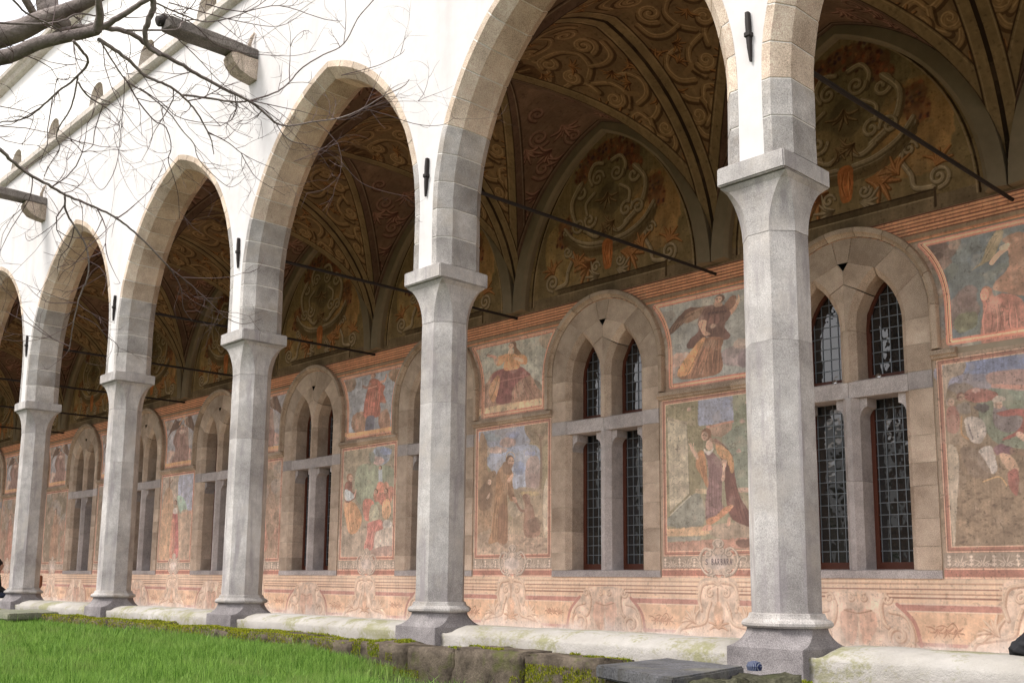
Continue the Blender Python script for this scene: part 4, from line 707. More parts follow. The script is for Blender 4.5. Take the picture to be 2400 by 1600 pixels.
# faint plaster band line under the ledge
v, f = loft([[(-45, .056, 8.08), (-45, .044, 8.10), (-45, .044, 8.14), (-45, .056, 8.16)], [(6, .056, 8.08), (6, .044, 8.10), (6, .044, 8.14), (6, .056, 8.16)]]); W_('plaster_band', v, f, M['facade'])
# upper storey with small arched windows
UX = [-8.55 - 2.36 * i for i in range(14)]; UXr = [-8.55 + 2.36 * i for i in range(1, 6)]; UX = UXr[::-1] + UX
vs, fs = [], []
YU = .22; hwU = .36; UZ0, UZS, UZT = 9.27, 9.58, 9.93
def uz(x): return UZS + (UZT - UZS) * math.sqrt(max(0, 1 - (x / hwU) ** 2))
prev = 7.5
for x in UX:
    quad((x + hwU, YU, UZ0 - .1), (prev, YU, UZ0 - .1), (prev, YU, 11.9), (x + hwU, YU, 11.9))
    n = 8
    for i in range(n):
        a = x - hwU + 2 * hwU * i / n; b = x - hwU + 2 * hwU * (i + 1) / n; quad((a, YU, uz(a - x)), (b, YU, uz(b - x)), (b, YU, 11.9), (a, YU, 11.9))
    prev = x - hwU
quad((-48, YU, UZ0 - .1), (prev, YU, UZ0 - .1), (prev, YU, 11.9), (-48, YU, 11.9))
W_('upper_wall_face', vs, fs, M['upper'])
wv = None
for i, x in enumerate(UX):
    if x < -34 or x > -7: continue
    if wv is None:
        wv = []
        pr = [(hwU * math.cos(q), UZS + (UZT - UZS) * math.sin(q)) for q in [math.pi * j / 10 for j in range(11)]]
        pr = [(hwU, UZ0)] + pr + [(-hwU, UZ0)]
        v, f = loft([[(a, .0, z - UZ0) for a, z in pr], [(a * .72, .34, (z - UZ0) * .9) for a, z in pr]], close=False, capa=False, capb=False)
        wv.append(('stone_reveal', fixn(mesh('stone_reveal', v, f)), M['ledge']))
        wv.append(('pane', box_me('pane', -.27, .27, .33, .35, 0, .62), M['glass']))
        wv.append(('glazing_bar', box_me('glazing_bar', -.02, .02, .30, .33, 0, .60), M['ledge']))
    t = empty('clerestory_window', (x, YU + .002, UZ0), 'small arched window sunk behind the ledge of the upper wall', 'window', 'small arched windows above the ledge')
    for n_, me, mt in wv: link(n_, me, mt, t)
    vent = link('vent_niche', fixn(mesh('vent_niche', [(.09, 0, .16), (-.10, 0, 0), (.09, 0, 0), (.07, .10, .11), (-.04, .10, .02), (.07, .10, .02)], [(0, 1, 4, 3), (1, 2, 5, 4), (2, 0, 3, 5), (3, 4, 5)])), M['ledge'], wall)
    vent.location = Vector((x - .02, YU - .006, 10.84)) - Vector(wall.location)
prof = [(.24, 11.80), (.10, 11.84), (.05, 11.92), (-.04, 11.94), (-.06, 12.02), (.4, 12.10), (.4, 11.80)]
v, f = loft([[(-48, y, z) for y, z in prof], [(8, y, z) for y, z in prof]]); W_('eaves_cornice', v, f, M['ledge'])
W_('roof', [(-48, .38, 12.08), (8, .38, 12.08), (8, 6.5, 13.4), (-48, 6.5, 13.4)], [(0, 1, 2, 3)], M['ledge'])

# ---------- arches, stone by stone
def voussoir(s, i, n):
    """s side (-1 left, 1 right) stone i of n up one half arch; None past the crown"""
    hs = ZAB; hv = OZS - hs; q1 = math.acos(OC_ / OR); total = hv + OR * q1
    sec = [(0, .046), (.085, .046), (.205, .185), (.205, .56), (.115, .69), (0, .69)]   # inward offset, depth
    def pt(d, off):
        if d <= hv: return (s * (OA - off), hs + d)
        q = (d - hv) / OR; r = OR - off; x = r * math.cos(q) - OC_; z = OZS + r * math.sin(q)
        if x < 0:                      # trim at the crown plane
            r = OR - off; x = 0; z = OZS + math.sqrt(r * r - OC_ * OC_)
        return (s * x, z)
    d0 = total * i / n + .009; d1 = total * (i + 1) / n - .009; rings = []
    for j in range(4):
        d = d0 + (d1 - d0) * j / 3; rr = []
        for off, y in sec:
            e = off
            x, z = pt(d, e); jx = mnoise.noise(Vector((x * 3 + s * 5, z * 3, y * 4))) * .007
            rr.append((x + jx, y + jx * .5, z))
        rings.append(rr)
    v, f = loft(rings); return fixn(mesh('voussoir', v, f))
NV = 13
VM = {(s, i): voussoir(s, i, NV) for s in (-1, 1) for i in range(NV)}
def mort():
    parts = []
    sec = [(.0, .052), (.078, .052), (.198, .19), (.198, .555), (.11, .682), (0, .682)]
    q1 = math.acos(OC_ / OR); hv = OZS - ZAB
    for s in (-1, 1):
        rings = []
        for j in range(31):
            d = (hv + OR * q1) * j / 30; rr = []
            for off, y in sec:
                if d <= hv: x, z = OA - off, ZAB + d
                else:
                    q = (d - hv) / OR; r = OR - off; x = r * math.cos(q) - OC_; z = OZS + r * math.sin(q)
                    if x < 0: x = 0; z = OZS + math.sqrt(r * r - OC_ * OC_)
                rr.append((s * x, y, z))
            rings.append(rr)
        parts.append(loft(rings))
    v, f = join(parts); return fixn(mesh('mortar_bed', v, f))
MORT = mort()
for me in VM.values(): me.materials.append(M['tan'])
grey_to = {-1: (2, 3), 0: (5, 2), 1: (5, 3), 2: (4, 5), 3: (6, 4), 4: (6, 6), 5: (5, 5), 6: (4, 5), 7: (4, 5), 8: (4, 4), 9: (4, 5), 10: (4, 4)}
names = {0: 'widest pointed stone arch, between the largest column and the second one', -1: 'stone arch cut off by the right edge of the view', 1: 'pointed stone arch between the second and third columns, twigs across its crown', 2: 'pointed stone arch between the third and fourth columns', 3: 'small stone arch between the two leftmost columns, half veiled by twigs', 4: 'stone arch cut off by the left edge of the view'}
rs = random.Random(4)
for k in range(-1, 11):
    t = empty('stone_arch', (OX[k], 0, 0), names.get(k, 'stone arch of the %s bay from the right, beyond the left edge' % ORD[k]), 'arch', 'pointed arches of the cloister arcade')
    for (s, i), me in VM.items():
        gl, gr = grey_to[k]; lim = gl if s < 0 else gr
        o = link('stone', me, None, t)
        o.material_slots[0].link = 'OBJECT'; o.material_slots[0].material = M['grey'] if (i < lim or (rs.random() < .07 and i < 8)) else M['tan']
    link('mortar_bed', MORT, M['mortar'] if not MORT.materials else None, t)

# ---------- columns
def octring(h, c, z, ox=0, oy=0):
    return [(ox - h + c, oy - h, z), (ox + h - c, oy - h, z), (ox + h, oy - h + c, z), (ox + h, oy + h - c, z), (ox + h - c, oy + h, z), (ox - h + c, oy + h, z), (ox - h, oy + h - c, z), (ox - h, oy - h + c, z)]
def shaft_h(z): return .268 - .008 * (z + .3) / 3.2
def jit(v, a=.004): return [(p[0] + mnoise.noise(Vector(p) * 6) * a, p[1] + mnoise.noise(Vector(p) * 6 + Vector((9, 0, 0))) * a, p[2] + mnoise.noise(Vector(p) * 5 + Vector((0, 9, 0))) * a * .6) for p in v]
def drum(z0, z1):
    rings = []
    for j in range(9):
        z = z0 + (z1 - z0) * j / 8; h = shaft_h(z) - (.002 if j in (0, 8) else 0); rings.append(jit(octring(h, h * .586, z), .005))
    v, f = loft(rings); return fixn(mesh('drum', v, f))
ZS0, ZJ, ZC = -.295, 1.98, 2.93
CM = {'low': drum(ZS0, ZJ - .001), 'up': drum(ZJ + .001, ZC - .001)}
rings = []
for j in range(11):
    t_ = j / 10; h = .262 + (.335 - .262) * (1 - math.sqrt(max(0, 1 - t_ ** 1.7))); z = ZC + (3.395 - ZC) * t_; c = .262 * .586 * (1 - t_ ** 2.2) ** .8 + .002; rings.append(jit(octring(h, c, z), .003))
v, f = loft(rings); CM['cap'] = fixn(mesh('capital', v, f))
bm = bmesh.new(); bm.from_mesh(box_me('abacus', -.339, .339, -.37, .37, 3.402, ZAB, .012, 2)); bmesh.ops.subdivide_edges(bm, edges=bm.edges[:], cuts=2, use_grid_fill=True)
for v_ in bm.verts: v_.co += Vector((mnoise.noise(v_.co * 7), mnoise.noise(v_.co * 7 + Vector((5, 0, 0))), mnoise.noise(v_.co * 7 + Vector((0, 5, 0))))) * .008
CM['aba'] = bpy.data.meshes.new('abacus'); bm.to_mesh(CM['aba']); bm.free()
rings = [jit(octring(h, h * .586, z), .003) for h, z in ((.262, -.27), (.286, -.275), (.292, -.295), (.300, -.315), (.33, -.33), (.345, -.35), (.345, -.37), (.33, -.385), (.312, -.39))]
v, f = loft(rings[::-1]); CM['tor'] = fixn(mesh('torus_moulding', v, f))
rings = []
for j in range(9):
    t_ = j / 8; z = -.392 - (.545 - .392) * t_; h = .305 + (.352 - .305) * (t_ ** 1.6); c = .305 * .586 * (1 - t_ ** 2.0) ** .6 + .003; rings.append(jit(octring(h, c, z), .003))
for z in (-.60, -.70, -1.02): rings.append(jit(octring(.354, .004, z), .003))
v, f = loft(rings); CM['pli'] = fixn(mesh('plinth', v, f))
clab = {-1: 'column outside the right edge', 0: 'largest column at the right, nearest of the octagonal stone columns', 1: 'second octagonal stone column from the right, pale, left of the friar fresco', 2: 'third octagonal stone column from the right, at the middle left', 3: 'fourth octagonal column from the right, with a twig over its capital', 4: 'leftmost octagonal column in view, stained, beside the stone slab on the lawn'}
for k in range(0, 5):
    t = empty('stone_column', (CX[k], YC, 0), clab[k], 'column', 'octagonal columns of the arcade'); t.rotation_euler = (0, 0, 0)
    for n_, me, mt in (('shaft_drum', CM['low'], 'shaft'), ('shaft_drum', CM['up'], 'shaft'), ('capital', CM['cap'], 'shaft'), ('abacus', CM['aba'], 'shaft'), ('torus_moulding', CM['tor'], 'grey'), ('plinth', CM['pli'], 'plinth')):
        o = link(n_, me, M[mt] if not me.materials else None, t)
for k in (-1, 5, 6, 7, 8, 9, 10):
    t = empty('stone_column', (CX[k], YC, 0), 'octagonal column of the same arcade, outside the view', 'column', 'octagonal columns of the arcade')
    for n_, me in (('shaft', CM['low']), ('shaft', CM['up']), ('capital', CM['cap']), ('abacus', CM['aba']), ('plinth', CM['pli'])): link(n_, me, None, t)

# ---------- low parapet between columns
def parapet(x0, x1):
    prof = [(.70, -1.0), (.70, -.53), (.62, -.515), (.32, -.517), (.19, -.55), (.115, -.60), (.10, -.625), (.105, -.69), (.10, -.80), (.10, -1.02)]
    rings = []; n = 40
    for j in range(n + 1):
        x = x0 + (x1 - x0) * j / n; e = min(x - x0, x1 - x) ; d = max(0, .20 - e) / .20; rr = []
        for y, z in prof:
            zz = z - (d ** 1.3) * .10 * (1 if z > -.6 else 0); a = mnoise.noise(Vector((x * 2.2, y * 4, z * 4))) * .014 + mnoise.noise(Vector((x * 9, y * 9, z * 9))) * .005
            rr.append((x, y + a, zz + a * .7 if z > -.9 else zz))
        rings.append(rr)
    v, f = loft(rings); return fixn(mesh('parapet_stone', v, f, smooth=False))
plab = {-1: 'low whitewashed parapet stained green, to the right of the largest column', 0: 'low whitewashed parapet between the largest column and the second one', 1: 'low whitewashed parapet between the second and the third column', 2: 'low whitewashed parapet between the third and the fourth column', 3: 'low whitewashed parapet behind the stone slab on the far lawn', 4: 'low parapet at the left edge of the arcade'}
for k in range(-1, 9):
    o = link('parapet', parapet(CX[k + 1] + .33, CX[k] - .33), M['parapet']); tag(o, plab.get(k, 'low parapet of the %s bay from the right, beyond the left edge' % ORD[k]), 'parapet', 'low parapets between the columns')
    for p_ in o.data.polygons: p_.use_smooth = abs(p_.normal.x) < .8

# ---------- iron tie rods and anchors
rlab = {0: 'iron tie rod at the upper right, over the largest column', 1: 'iron tie rod crossing the painted lunette and ending above the angel fresco', 2: 'iron tie rod ending above the seated woman with yellow sleeves', 3: 'iron tie rod ending above the fresco of the red figure', 4: 'iron tie rod seen through the third arch', 5: 'thin iron tie rod far down the gallery', 6: 'faint iron tie rod near the left end', 7: 'faintest iron tie rod at the far left'}
for k in range(0, 8):
    z = {0: 4.74, 1: 4.73, 2: 4.82, 3: 4.81, 4: 4.82}.get(k, 4.81)
    v, f = tube([(0, .06, 0), (0, WALL - .02, 0)], .025, 8); me = mesh('tie_rod', v, f)
    o = link('tie_rod', me, M['iron'], None, (-B * k, 0, z)); tag(o, rlab[k], 'tie rod', 'iron tie rods across the gallery')
    if k < 6:
        t = empty('iron_anchor', (-B * k, .03, z - .03), {0: 'iron wall anchor above the capital of the largest column', 1: 'iron wall anchor above the second column from the right', 2: 'iron wall anchor above the third column', 3: 'small iron wall anchor above the fourth column'}.get(k, 'iron wall anchor of the %s column from the right' % ORD[k + 1]), 'wall anchor', 'iron anchors on the plaster'); t.scale = (.82, 1, .95)
        a = .03 * (1 if k % 2 else -1)
        v, f = loft([octring(.022, .006, .23, a * .3), octring(.026, .006, .12, a * .1), octring(.024, .006, .0)]); link('anchor_bar', fixn(mesh('anchor_bar', v, f)), M['iron'], t)
        v, f = loft([octring(.025, .006, .0), octring(.022, .006, -.12, -a * .2), octring(.011, .003, -.26, -a * .5)]); link('wedge', fixn(mesh('wedge', v, f)), M['iron'], t)
        box('collar', -.04, .04, -.035, .035, -.02, .03, M['iron'], t, .008)

# ---------- projecting stone beams on corbels
for x, lab in ((-9.0, 'dark stone beam jutting from the wall on a rounded corbel, under the big branches'), (-17.8, 'smaller stone beam jutting from the wall at the left edge')):
    t = empty('stone_beam', (x + .15, .05, 7.75), lab, 'stone beam', 'stone beams jutting from the arcade wall')
    def rough(me, a, cuts=3):
        bm = bmesh.new(); bm.from_mesh(me); bmesh.ops.subdivide_edges(bm, edges=bm.edges[:], cuts=cuts, use_grid_fill=True)
        for v_ in bm.verts: v_.co += Vector((mnoise.noise(v_.co * 5), mnoise.noise(v_.co * 5 + Vector((5, 0, 0))), mnoise.noise(v_.co * 5 + Vector((0, 5, 0))))) * a
        bm.to_mesh(me); bm.free(); return me
    link('beam', rough(box_me('beam', -.15, .15, -1.42, .0, .02, .19, .02, 1), .02), M['beam'], t)
    prof = [(0, .015), (-.42, .015), (-.44, -.05), (-.40, -.15), (-.30, -.24), (-.12, -.30), (0, -.31)]
    v, f = loft([[(-.13, y, z) for y, z in prof], [(.13, y, z) for y, z in prof]]); link('corbel', rough(fixn(mesh('corbel', v, f)), .02, 2), M['corbel'], t)
    v, f = tube([(-.02, -.07, .18), (-.02, -.08, .3), (-.01, -.05, .42), (.02, -.02, .5)], [.035, .03, .03, .015], 7); link('iron_hook', mesh('iron_hook', v, f, smooth=True), M['corbel'], t)
    v, f = tube([(-.1, -1.50, .15), (-.1, -1.42, .19), (-.08, -1.30, .21)], [.075, .085, .07], 12); link('spout', mesh('spout', v, f, smooth=True), M['iron'], t)

# ---------- gallery back wall
gw = empty('gallery_wall', (-18, WALL, 0), 'back wall of the gallery with painted cornice and dado', 'wall')
WR = 1.2; WZS = 3.58
def winh(z): return WR if z < WZS else math.sqrt(max(0, WR * WR - (z - WZS) ** 2))
vs, fs = [], []
for k in range(-1, 10):
    xr = WC[k - 1] if k - 1 in WC else WC[k] + 4.52
    zz = [.04, WZS] + [WZS + WR * math.sin(math.pi / 2 * i / 14) for i in range(1, 15)]
    for za, zb in zip(zz, zz[1:]): quad((WC[k] + winh(za), WALL, za), (xr - winh(za), WALL, za), (xr - winh(zb), WALL, zb), (WC[k] + winh(zb), WALL, zb))
    quad((WC[k], WALL, WZS + WR), (xr, WALL, WZS + WR), (xr, WALL, 8.3), (WC[k], WALL, 8.3))
W_('plaster_face', vs, fs, M['bareplaster'], gw)
quads = [(WC[k] - 0, WC[k] + 4.52) for k in range(-1, 8)]
fm = {}
def plane_uv(name, x0, x1, z0, z1, y, mat, parent=None):
    loc = Vector(parent.location) if parent else Vector((0, 0, 0))
    me = mesh(name, [Vector(p) - loc for p in ((x0, y, z0), (x1, y, z0), (x1, y, z1), (x0, y, z1))], [(0, 1, 2, 3)], [(0, 0), (1, 0), (1, 1), (0, 1)]); return link(name, me, mat, parent)
dad = [fresco_mat('dado_paint', P_dado(5), sat=.74, val=1.07, haze=.04), fresco_mat('dado_paint_worn', P_dado(15), sat=.70, val=1.07, haze=.06)]
cor = fresco_mat('cornice_paint', P_cornice(), sat=.85, val=1.15, haze=.05)
for k in range(-1, 10):
    plane_uv('painted_dado', PC[k] - 2.26, PC[k] + 2.26, -.97, .04, WALL, dad[k % 2], gw)
    plane_uv('painted_cornice', PC[k] - 2.26, PC[k] + 2.26, 4.495, 4.865, WALL - .006, cor, gw)
# hood and string mouldings -------------------------------------------------
HP = [(0, 0), (0, -.03), (.035, -.055), (.055, -.10), (.12, -.10), (.13, -.07), (.13, 0)]      # outward offset, y
def hood_piece(q0, q1, R0=1.205):
    rings = []
    for j in range(5):
        q = q0 + (q1 - q0) * j / 4; rings.append([((R0 + o) * math.cos(q), y, WZS + (R0 + o) * math.sin(q)) for o, y in HP])
    v, f = loft(rings); return fixn(mesh('hood_stone', v, f))
HM = [hood_piece(math.pi * i / 9 + .004, math.pi * (i + 1) / 9 - .004) for i in range(9)]
def hood_leg(s):
    v, f = loft([[(s * (1.205 + o), y, 2.99) for o, y in HP], [(s * (1.205 + o), y, WZS - .004) for o, y in HP]]); return fixn(mesh('hood_stone', v, f))
HM += [hood_leg(1), hood_leg(-1)]
SP = [(0, 2.985), (-.03, 2.985), (-.085, 2.965), (-.09, 2.905), (-.06, 2.895), (-.045, 2.86), (0, 2.855)]
def sill_mould(x0, x1, n):
    for i in range(n):
        a = x0 + (x1 - x0) * i / n + .003; b_ = x0 + (x1 - x0) * (i + 1) / n - .003
        v, f = loft([[(a, WALL + y, z) for y, z in SP], [(b_, WALL + y, z) for y, z in SP]]); W_('string_moulding', v, f, M['hood'], gw)
for k in range(1, 10): sill_mould(PC[k] - 1.06, PC[k] + 1.06, 3)
sill_mould(PC[0] - 1.06, PC[0] - .72, 1)

# ---------- tracery windows, built stone by stone
LC, LR = .455, .42      # light centre offset, half width at front
lzs, lzt = 3.45, 4.28
lh = lzt - lzs; lcc = (lh * lh - LR * LR) / (2 * LR); lrr = LR + lcc
def larc(side, sgn, t, off=0.0):
    """point on the pointed head of a light: side -1/1 which light, sgn -1/1 which limb, t 0 spring..1 apex"""
    q1 = math.acos(lcc / lrr); q = q1 * t; r = lrr - off
    x = r * math.cos(q) - lcc; z = lzs + r * math.sin(q)
    if t > .999: x = 0; z = lzs + math.sqrt(r * r - lcc * lcc)
    if x < 0: x = 0
    return (side * LC + sgn * x, z)
CH = .085
HEADP = []
def stone2d(pts, name='stone', shrink=.0035, y0=0.0, y1=.39):
    """pts: (x, z) or (x, z, bx, bz) with the inner (chamfered) position"""
    HEADP.append(([(p[0], .006, p[1]) for p in pts], [tuple(range(len(pts)))])); n = len(pts); cx = sum(p[0] for p in pts) / n; cz = sum(p[1] for p in pts) / n
    F, Bk = [], []
    for p in pts:
        d = math.hypot(p[0] - cx, p[1] - cz) + 1e-6; s_ = 1 - shrink / d
        F.append((cx + (p[0] - cx) * s_, y0, cz + (p[1] - cz) * s_))
        q = (p[2], p[3]) if len(p) == 4 else p[:2]; Bk.append((cx + (q[0] - cx) * s_, y0 + CH, cz + (q[1] - cz) * s_))
    L_ = [(x, y1, z) for x, y, z in Bk]
    v, f = loft([F, Bk, L_]); return fixn(mesh(name, v, f))
def arcpts(side, sgn, t0, t1, n=6):
    out = []
    for i in range(n + 1):
        t = t0 + (t1 - t0) * i / n; a = larc(side, sgn, t); b_ = larc(side, sgn, t, CH); out.append((a[0], a[1], b_[0], b_[1]))
    return out
def circ(q0, q1, n=5): return [(1.195 * math.cos(q0 + (q1 - q0) * i / n), WZS + 1.195 * math.sin(q0 + (q1 - q0) * i / n)) for i in range(n + 1)]
WS = []    # (mesh, material key)
WIN_Z0, TR0, TR1 = .15, 2.50, 2.72
for s in (-1, 1):
    # jamb blocks
    zb = WIN_Z0; i = 0
    while zb < lzs - .01:
        hgt = .36 + .06 * ((i * 7 + (s > 0) * 3) % 3 - 1); z1 = min(zb + hgt, lzs)
        if TR0 - .25 < z1 < TR0 + .12: z1 = TR0
        if zb >= TR0 - .01 and zb < TR1: z1 = TR1 + .02
        if lzs - z1 < .15: z1 = lzs
        zm = zb + .004; zt = z1 - .004
        plan = [(s * 1.2, 0), (s * (LC + LR), 0), (s * (LC + LR - CH), CH), (s * (LC + LR - CH), .39), (s * 1.2, .39)]
        v, f = loft([[(x, y, zm) for x, y in plan], [(x, y, zt) for x, y in plan]]); WS.append((fixn(mesh('stone', v, f)), 'greywin' if abs(zb - TR0) < .02 else 'tanwin')); zb = z1; i += 1
    # haunch stones around each light
    WS.append((stone2d([(s * 1.2, lzs), (s * 1.2, WZS)] + circ(0 if s > 0 else math.pi, .42 if s > 0 else math.pi - .42)[1:] + arcpts(s, s, .42, 0)), 'tanwin'))
    WS.append((stone2d(circ(.42 if s > 0 else math.pi - .42, .86 if s > 0 else math.pi - .86) + arcpts(s, s, .97, .42)), 'tanwin'))
    A = larc(s, s, 1); A_ = larc(s, s, 1, CH)
    WS.append((stone2d(circ(.86 if s > 0 else math.pi - .86, 1.44 if s > 0 else math.pi - 1.44) + [(s * .085, 4.44), (s * .078, 4.425), (A[0], A[1], A_[0], A_[1])] + [(arcpts(s, s, .985, .97, 1)[1])]), 'tanwin'))
    # spandrel between light head and centre
    WS.append((stone2d([(s * .075, 4.42), (0, 4.31), (0, 4.12)] + arcpts(s, -s, .62, 1)), 'tanwin'))
    WS.append((stone2d([(0, 4.115), (0, 3.9)] + [(0, lzs)] + arcpts(s, -s, 0, .61)), 'tanwin'))
WS.append((stone2d(circ(1.445, math.pi - 1.445, 8) + [(-.08, 4.43), (.08, 4.43)]), 'tanwin'))
mp_ = [(-.037, 0), (.037, 0), (.122, CH), (.122, .39), (-.122, .39), (-.122, CH)]
for z0, z1, mt in ((WIN_Z0, 1.35, 'greywin'), (1.355, TR0 - .003, 'greywin'), (TR1 + .003, lzs - .003, 'tanwin')):
    v, f = loft([[(x, y, z0) for x, y in mp_], [(x, y, z1) for x, y in mp_]]); WS.append((fixn(mesh('mullion', v, f)), mt))
tp = [(.02, TR0), (.02, TR1 - .0), (.10, TR1 + .03), (.39, TR1 + .03), (.39, TR0), (.02, TR0)][:5]
for x0, x1 in ((-.875, -.003), (.003, .875)):
    v, f = loft([[(x0, y, z) for y, z in tp], [(x1, y, z) for y, z in tp]]); WS.append((fixn(mesh('transom', v, f)), 'greywin'))
for s in (-1, 1):           # shouldered heads of the lower lights
    for q in (-1, 1):
        xo = s * LC + q * (LR - CH); pr = [(xo, TR0 - .002), (xo, TR0 - .30)] + [(xo - q * .11 * (1 - math.cos(a)), TR0 - .30 + .17 * math.sin(a)) for a in [math.pi / 2 * i / 5 for i in range(1, 6)]] + [(xo - q * .11, TR0 - .002)]
        v, f = loft([[(x, CH + .01, z) for x, z in pr], [(x, .36, z) for x, z in pr]]); WS.append((fixn(mesh('shoulder_stone', v, f)), 'greywin'))
v, f = loft([[(x, y, z) for y, z in ((-.004, .04), (-.004, .145), (.12, .16), (.39, .16), (.39, .04))] for x in (-1.2, 1.2)]); WS.append((fixn(mesh('sill', v, f)), 'greywin'))
def backing():       # mortar behind the joints
    ps = []
    for s in (-1, 1):
        plan = [(s * 1.195, .007), (s * (LC + LR + .003), .007), (s * (LC + LR - CH + .004), CH + .004), (s * (LC + LR - CH + .004), .38), (s * 1.195, .38)]
        ps.append(loft([[(x, y, .1) for x, y in plan], [(x, y, lzs) for x, y in plan]]))
    v, f = join(ps + HEADP); return mesh('mortar_bed', v, f)
MB_ = backing(); MB_.materials.append(M['mortardark'])
tri = fixn(mesh('pierced_triangle', [(-.075, .01, 4.425), (.075, .01, 4.425), (0, .01, 4.315), (-.06, .2, 4.42), (.06, .2, 4.42), (0, .2, 4.33)], [(0, 1, 4, 3), (1, 2, 5, 4), (2, 0, 3, 5), (3, 4, 5)])); tri.materials.append(M['room'])  # shade of the hole given by near-black faces
for me, mt in WS: me.materials.append(M[mt])
# casement (wood) and leaded glass, one set per light
YG = .405
def casement(s, upper):
    ps = []; xc = s * LC; hw = LR - CH
    z0 = TR1 + .03 if upper else WIN_Z0 + .01; z1 = lzs if upper else TR0
    for q in (-1, 1):
        a = xc + q * (hw + .02); b_ = xc + q * (hw - .065); ps.append(loft([[(x, y, z) for x, y in ((a, .37), (b_, .37), (b_, .425), (a, .425))] for z in (z0, z1)]))
    ps.append(loft([[(x, y, z) for y, z in ((.375, z0), (.375, z0 + .10), (.422, z0 + .10), (.422, z0))] for x in (xc - hw - .01, xc + hw + .01)]))
    if upper:
        for q in (-1, 1):
            r0 = [];
            for i in range(9):
                t = i / 8; a = larc(s, q, t, CH - .02); b_ = larc(s, q, t, CH + .045); r0.append([(a[0], .37, a[1]), (b_[0], .37, b_[1]), (b_[0], .425, b_[1]), (a[0], .425, a[1])])
            ps.append(loft(r0))
    v, f = join(ps); return fixn(mesh('casement', v, f))
PWd, PHt = .126, .163
def cames(s, upper):
    ps = []; xc = s * LC; hw = .26; z0 = TR1 + .12 if upper else WIN_Z0 + .10; z1 = 4.2 if upper else TR0
    for i in range(5):
        x = xc - 2 * PWd + i * PWd; ps.append(loft([[(x + a, y, z) for a, y in ((-.0052, YG - .012), (.0052, YG - .012), (.0052, YG + .004), (-.0052, YG + .004))] for z in (z0, z1)]))
    z = z0 + PHt
    while z < z1:
        ps.append(loft([[(x, y, z + a) for a, y in ((-.0052, YG - .014), (.0052, YG - .014), (.006, YG + .004), (-.006, YG + .004))] for x in (xc - hw - .03, xc + hw + .03)])); z += PHt
    v, f = join(ps); return fixn(mesh('lead_cames', v, f))
WP = []
for s in (-1, 1):
    for up in (True, False): WP.append(('casement', casement(s, up), 'wood')); WP.append(('lead_cames', cames(s, up), 'lead'))
for n_, me, mt in WP: me.materials.append(M[mt])
pane = mesh('pane', [(-PWd / 2, 0, -PHt / 2), (PWd / 2, 0, -PHt / 2), (PWd / 2, 0, PHt / 2), (-PWd / 2, 0, PHt / 2), (-PWd / 2, .003, -PHt / 2), (PWd / 2, .003, -PHt / 2), (PWd / 2, .003, PHt / 2), (-PWd / 2, .003, PHt / 2)], [(0, 1, 2, 3), (7, 6, 5, 4), (0, 4, 5, 1), (1, 5, 6, 2), (2, 6, 7, 3), (3, 7, 4, 0)]); pane.materials.append(M['glass'])
sheet = {}
for s in (-1, 1):
    for up in (True, False):
        z0 = TR1 + .1 if up else WIN_Z0 + .08; z1 = 4.2 if up else TR0; me = box_me('glass', s * LC - .29, s * LC + .29, YG, YG + .004, z0, z1); me.materials.append(M['glass']); sheet[(s, up)] = me
wlab = {-1: 'window beyond the right edge', 0: 'double lancet window at the right, half hidden by the largest column', 1: 'double lancet window between the friar fresco and the lady in the orange cloak', 2: 'double lancet window mostly hidden behind the second column from the right', 3: 'double lancet window right of the third column, beside the fresco of seated figures', 4: 'double lancet window partly cut off by the left side of the third column', 5: 'small double lancet window right of the fourth column', 6: 'narrow double lancet window between the two leftmost columns', 7: 'far double lancet window behind the leftmost column', 8: 'farthest double lancet window, cut by the left edge'}
prs = random.Random(12)
for k in range(0, 9):
    t = empty('tracery_window', (WC[k], WALL - .02, 0), wlab[k], 'window', 'double lancet windows of the gallery')
    for me, mt in WS: link(me.name.split('.')[0], me, None, t)
    link('mortar_bed', MB_, None, t); link('pierced_triangle', tri, None, t)
    for me in HM: link('hood_stone', me, M['hood'] if not me.materials else None, t, (0, .02, 0))
    cas = [link(n_, me, None, t) for n_, me, mt in WP if n_ == 'casement']
    for q_, (n_, me, mt) in enumerate([w for w in WP if w[0] == 'lead_cames']): link(n_, me, None, cas[q_])
    for s in (-1, 1):
        for up in (True, False):
            if k < 2:
                z0 = TR1 + .12 if up else WIN_Z0 + .10; z1 = 4.15 if up else TR0 - .02; nr = int((z1 - z0) / PHt) + 1
                for r_ in range(nr):
                    for c_ in range(4):
                        x = s * LC + (c_ - 1.5) * PWd; z = z0 + (r_ + .5) * PHt
                        o = link('pane', pane, None, cas[(s > 0) * 2 + (not up)], (x, YG, z)); o.rotation_euler = (prs.gauss(0, .012), 0, prs.gauss(0, .012))
            else: link('glass', sheet[(s, up)], None, cas[(s > 0) * 2 + (not up)])
    # a little sill step on the right jamb of the nearest window
# room behind the windows, its darkness put into near-black walls
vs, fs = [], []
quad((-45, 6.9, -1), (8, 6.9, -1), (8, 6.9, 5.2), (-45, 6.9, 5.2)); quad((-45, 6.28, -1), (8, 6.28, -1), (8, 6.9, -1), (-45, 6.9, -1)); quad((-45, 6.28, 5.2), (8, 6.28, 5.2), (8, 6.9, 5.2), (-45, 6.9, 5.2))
W_('dark_room_wall', vs, fs, M['room'], gw)
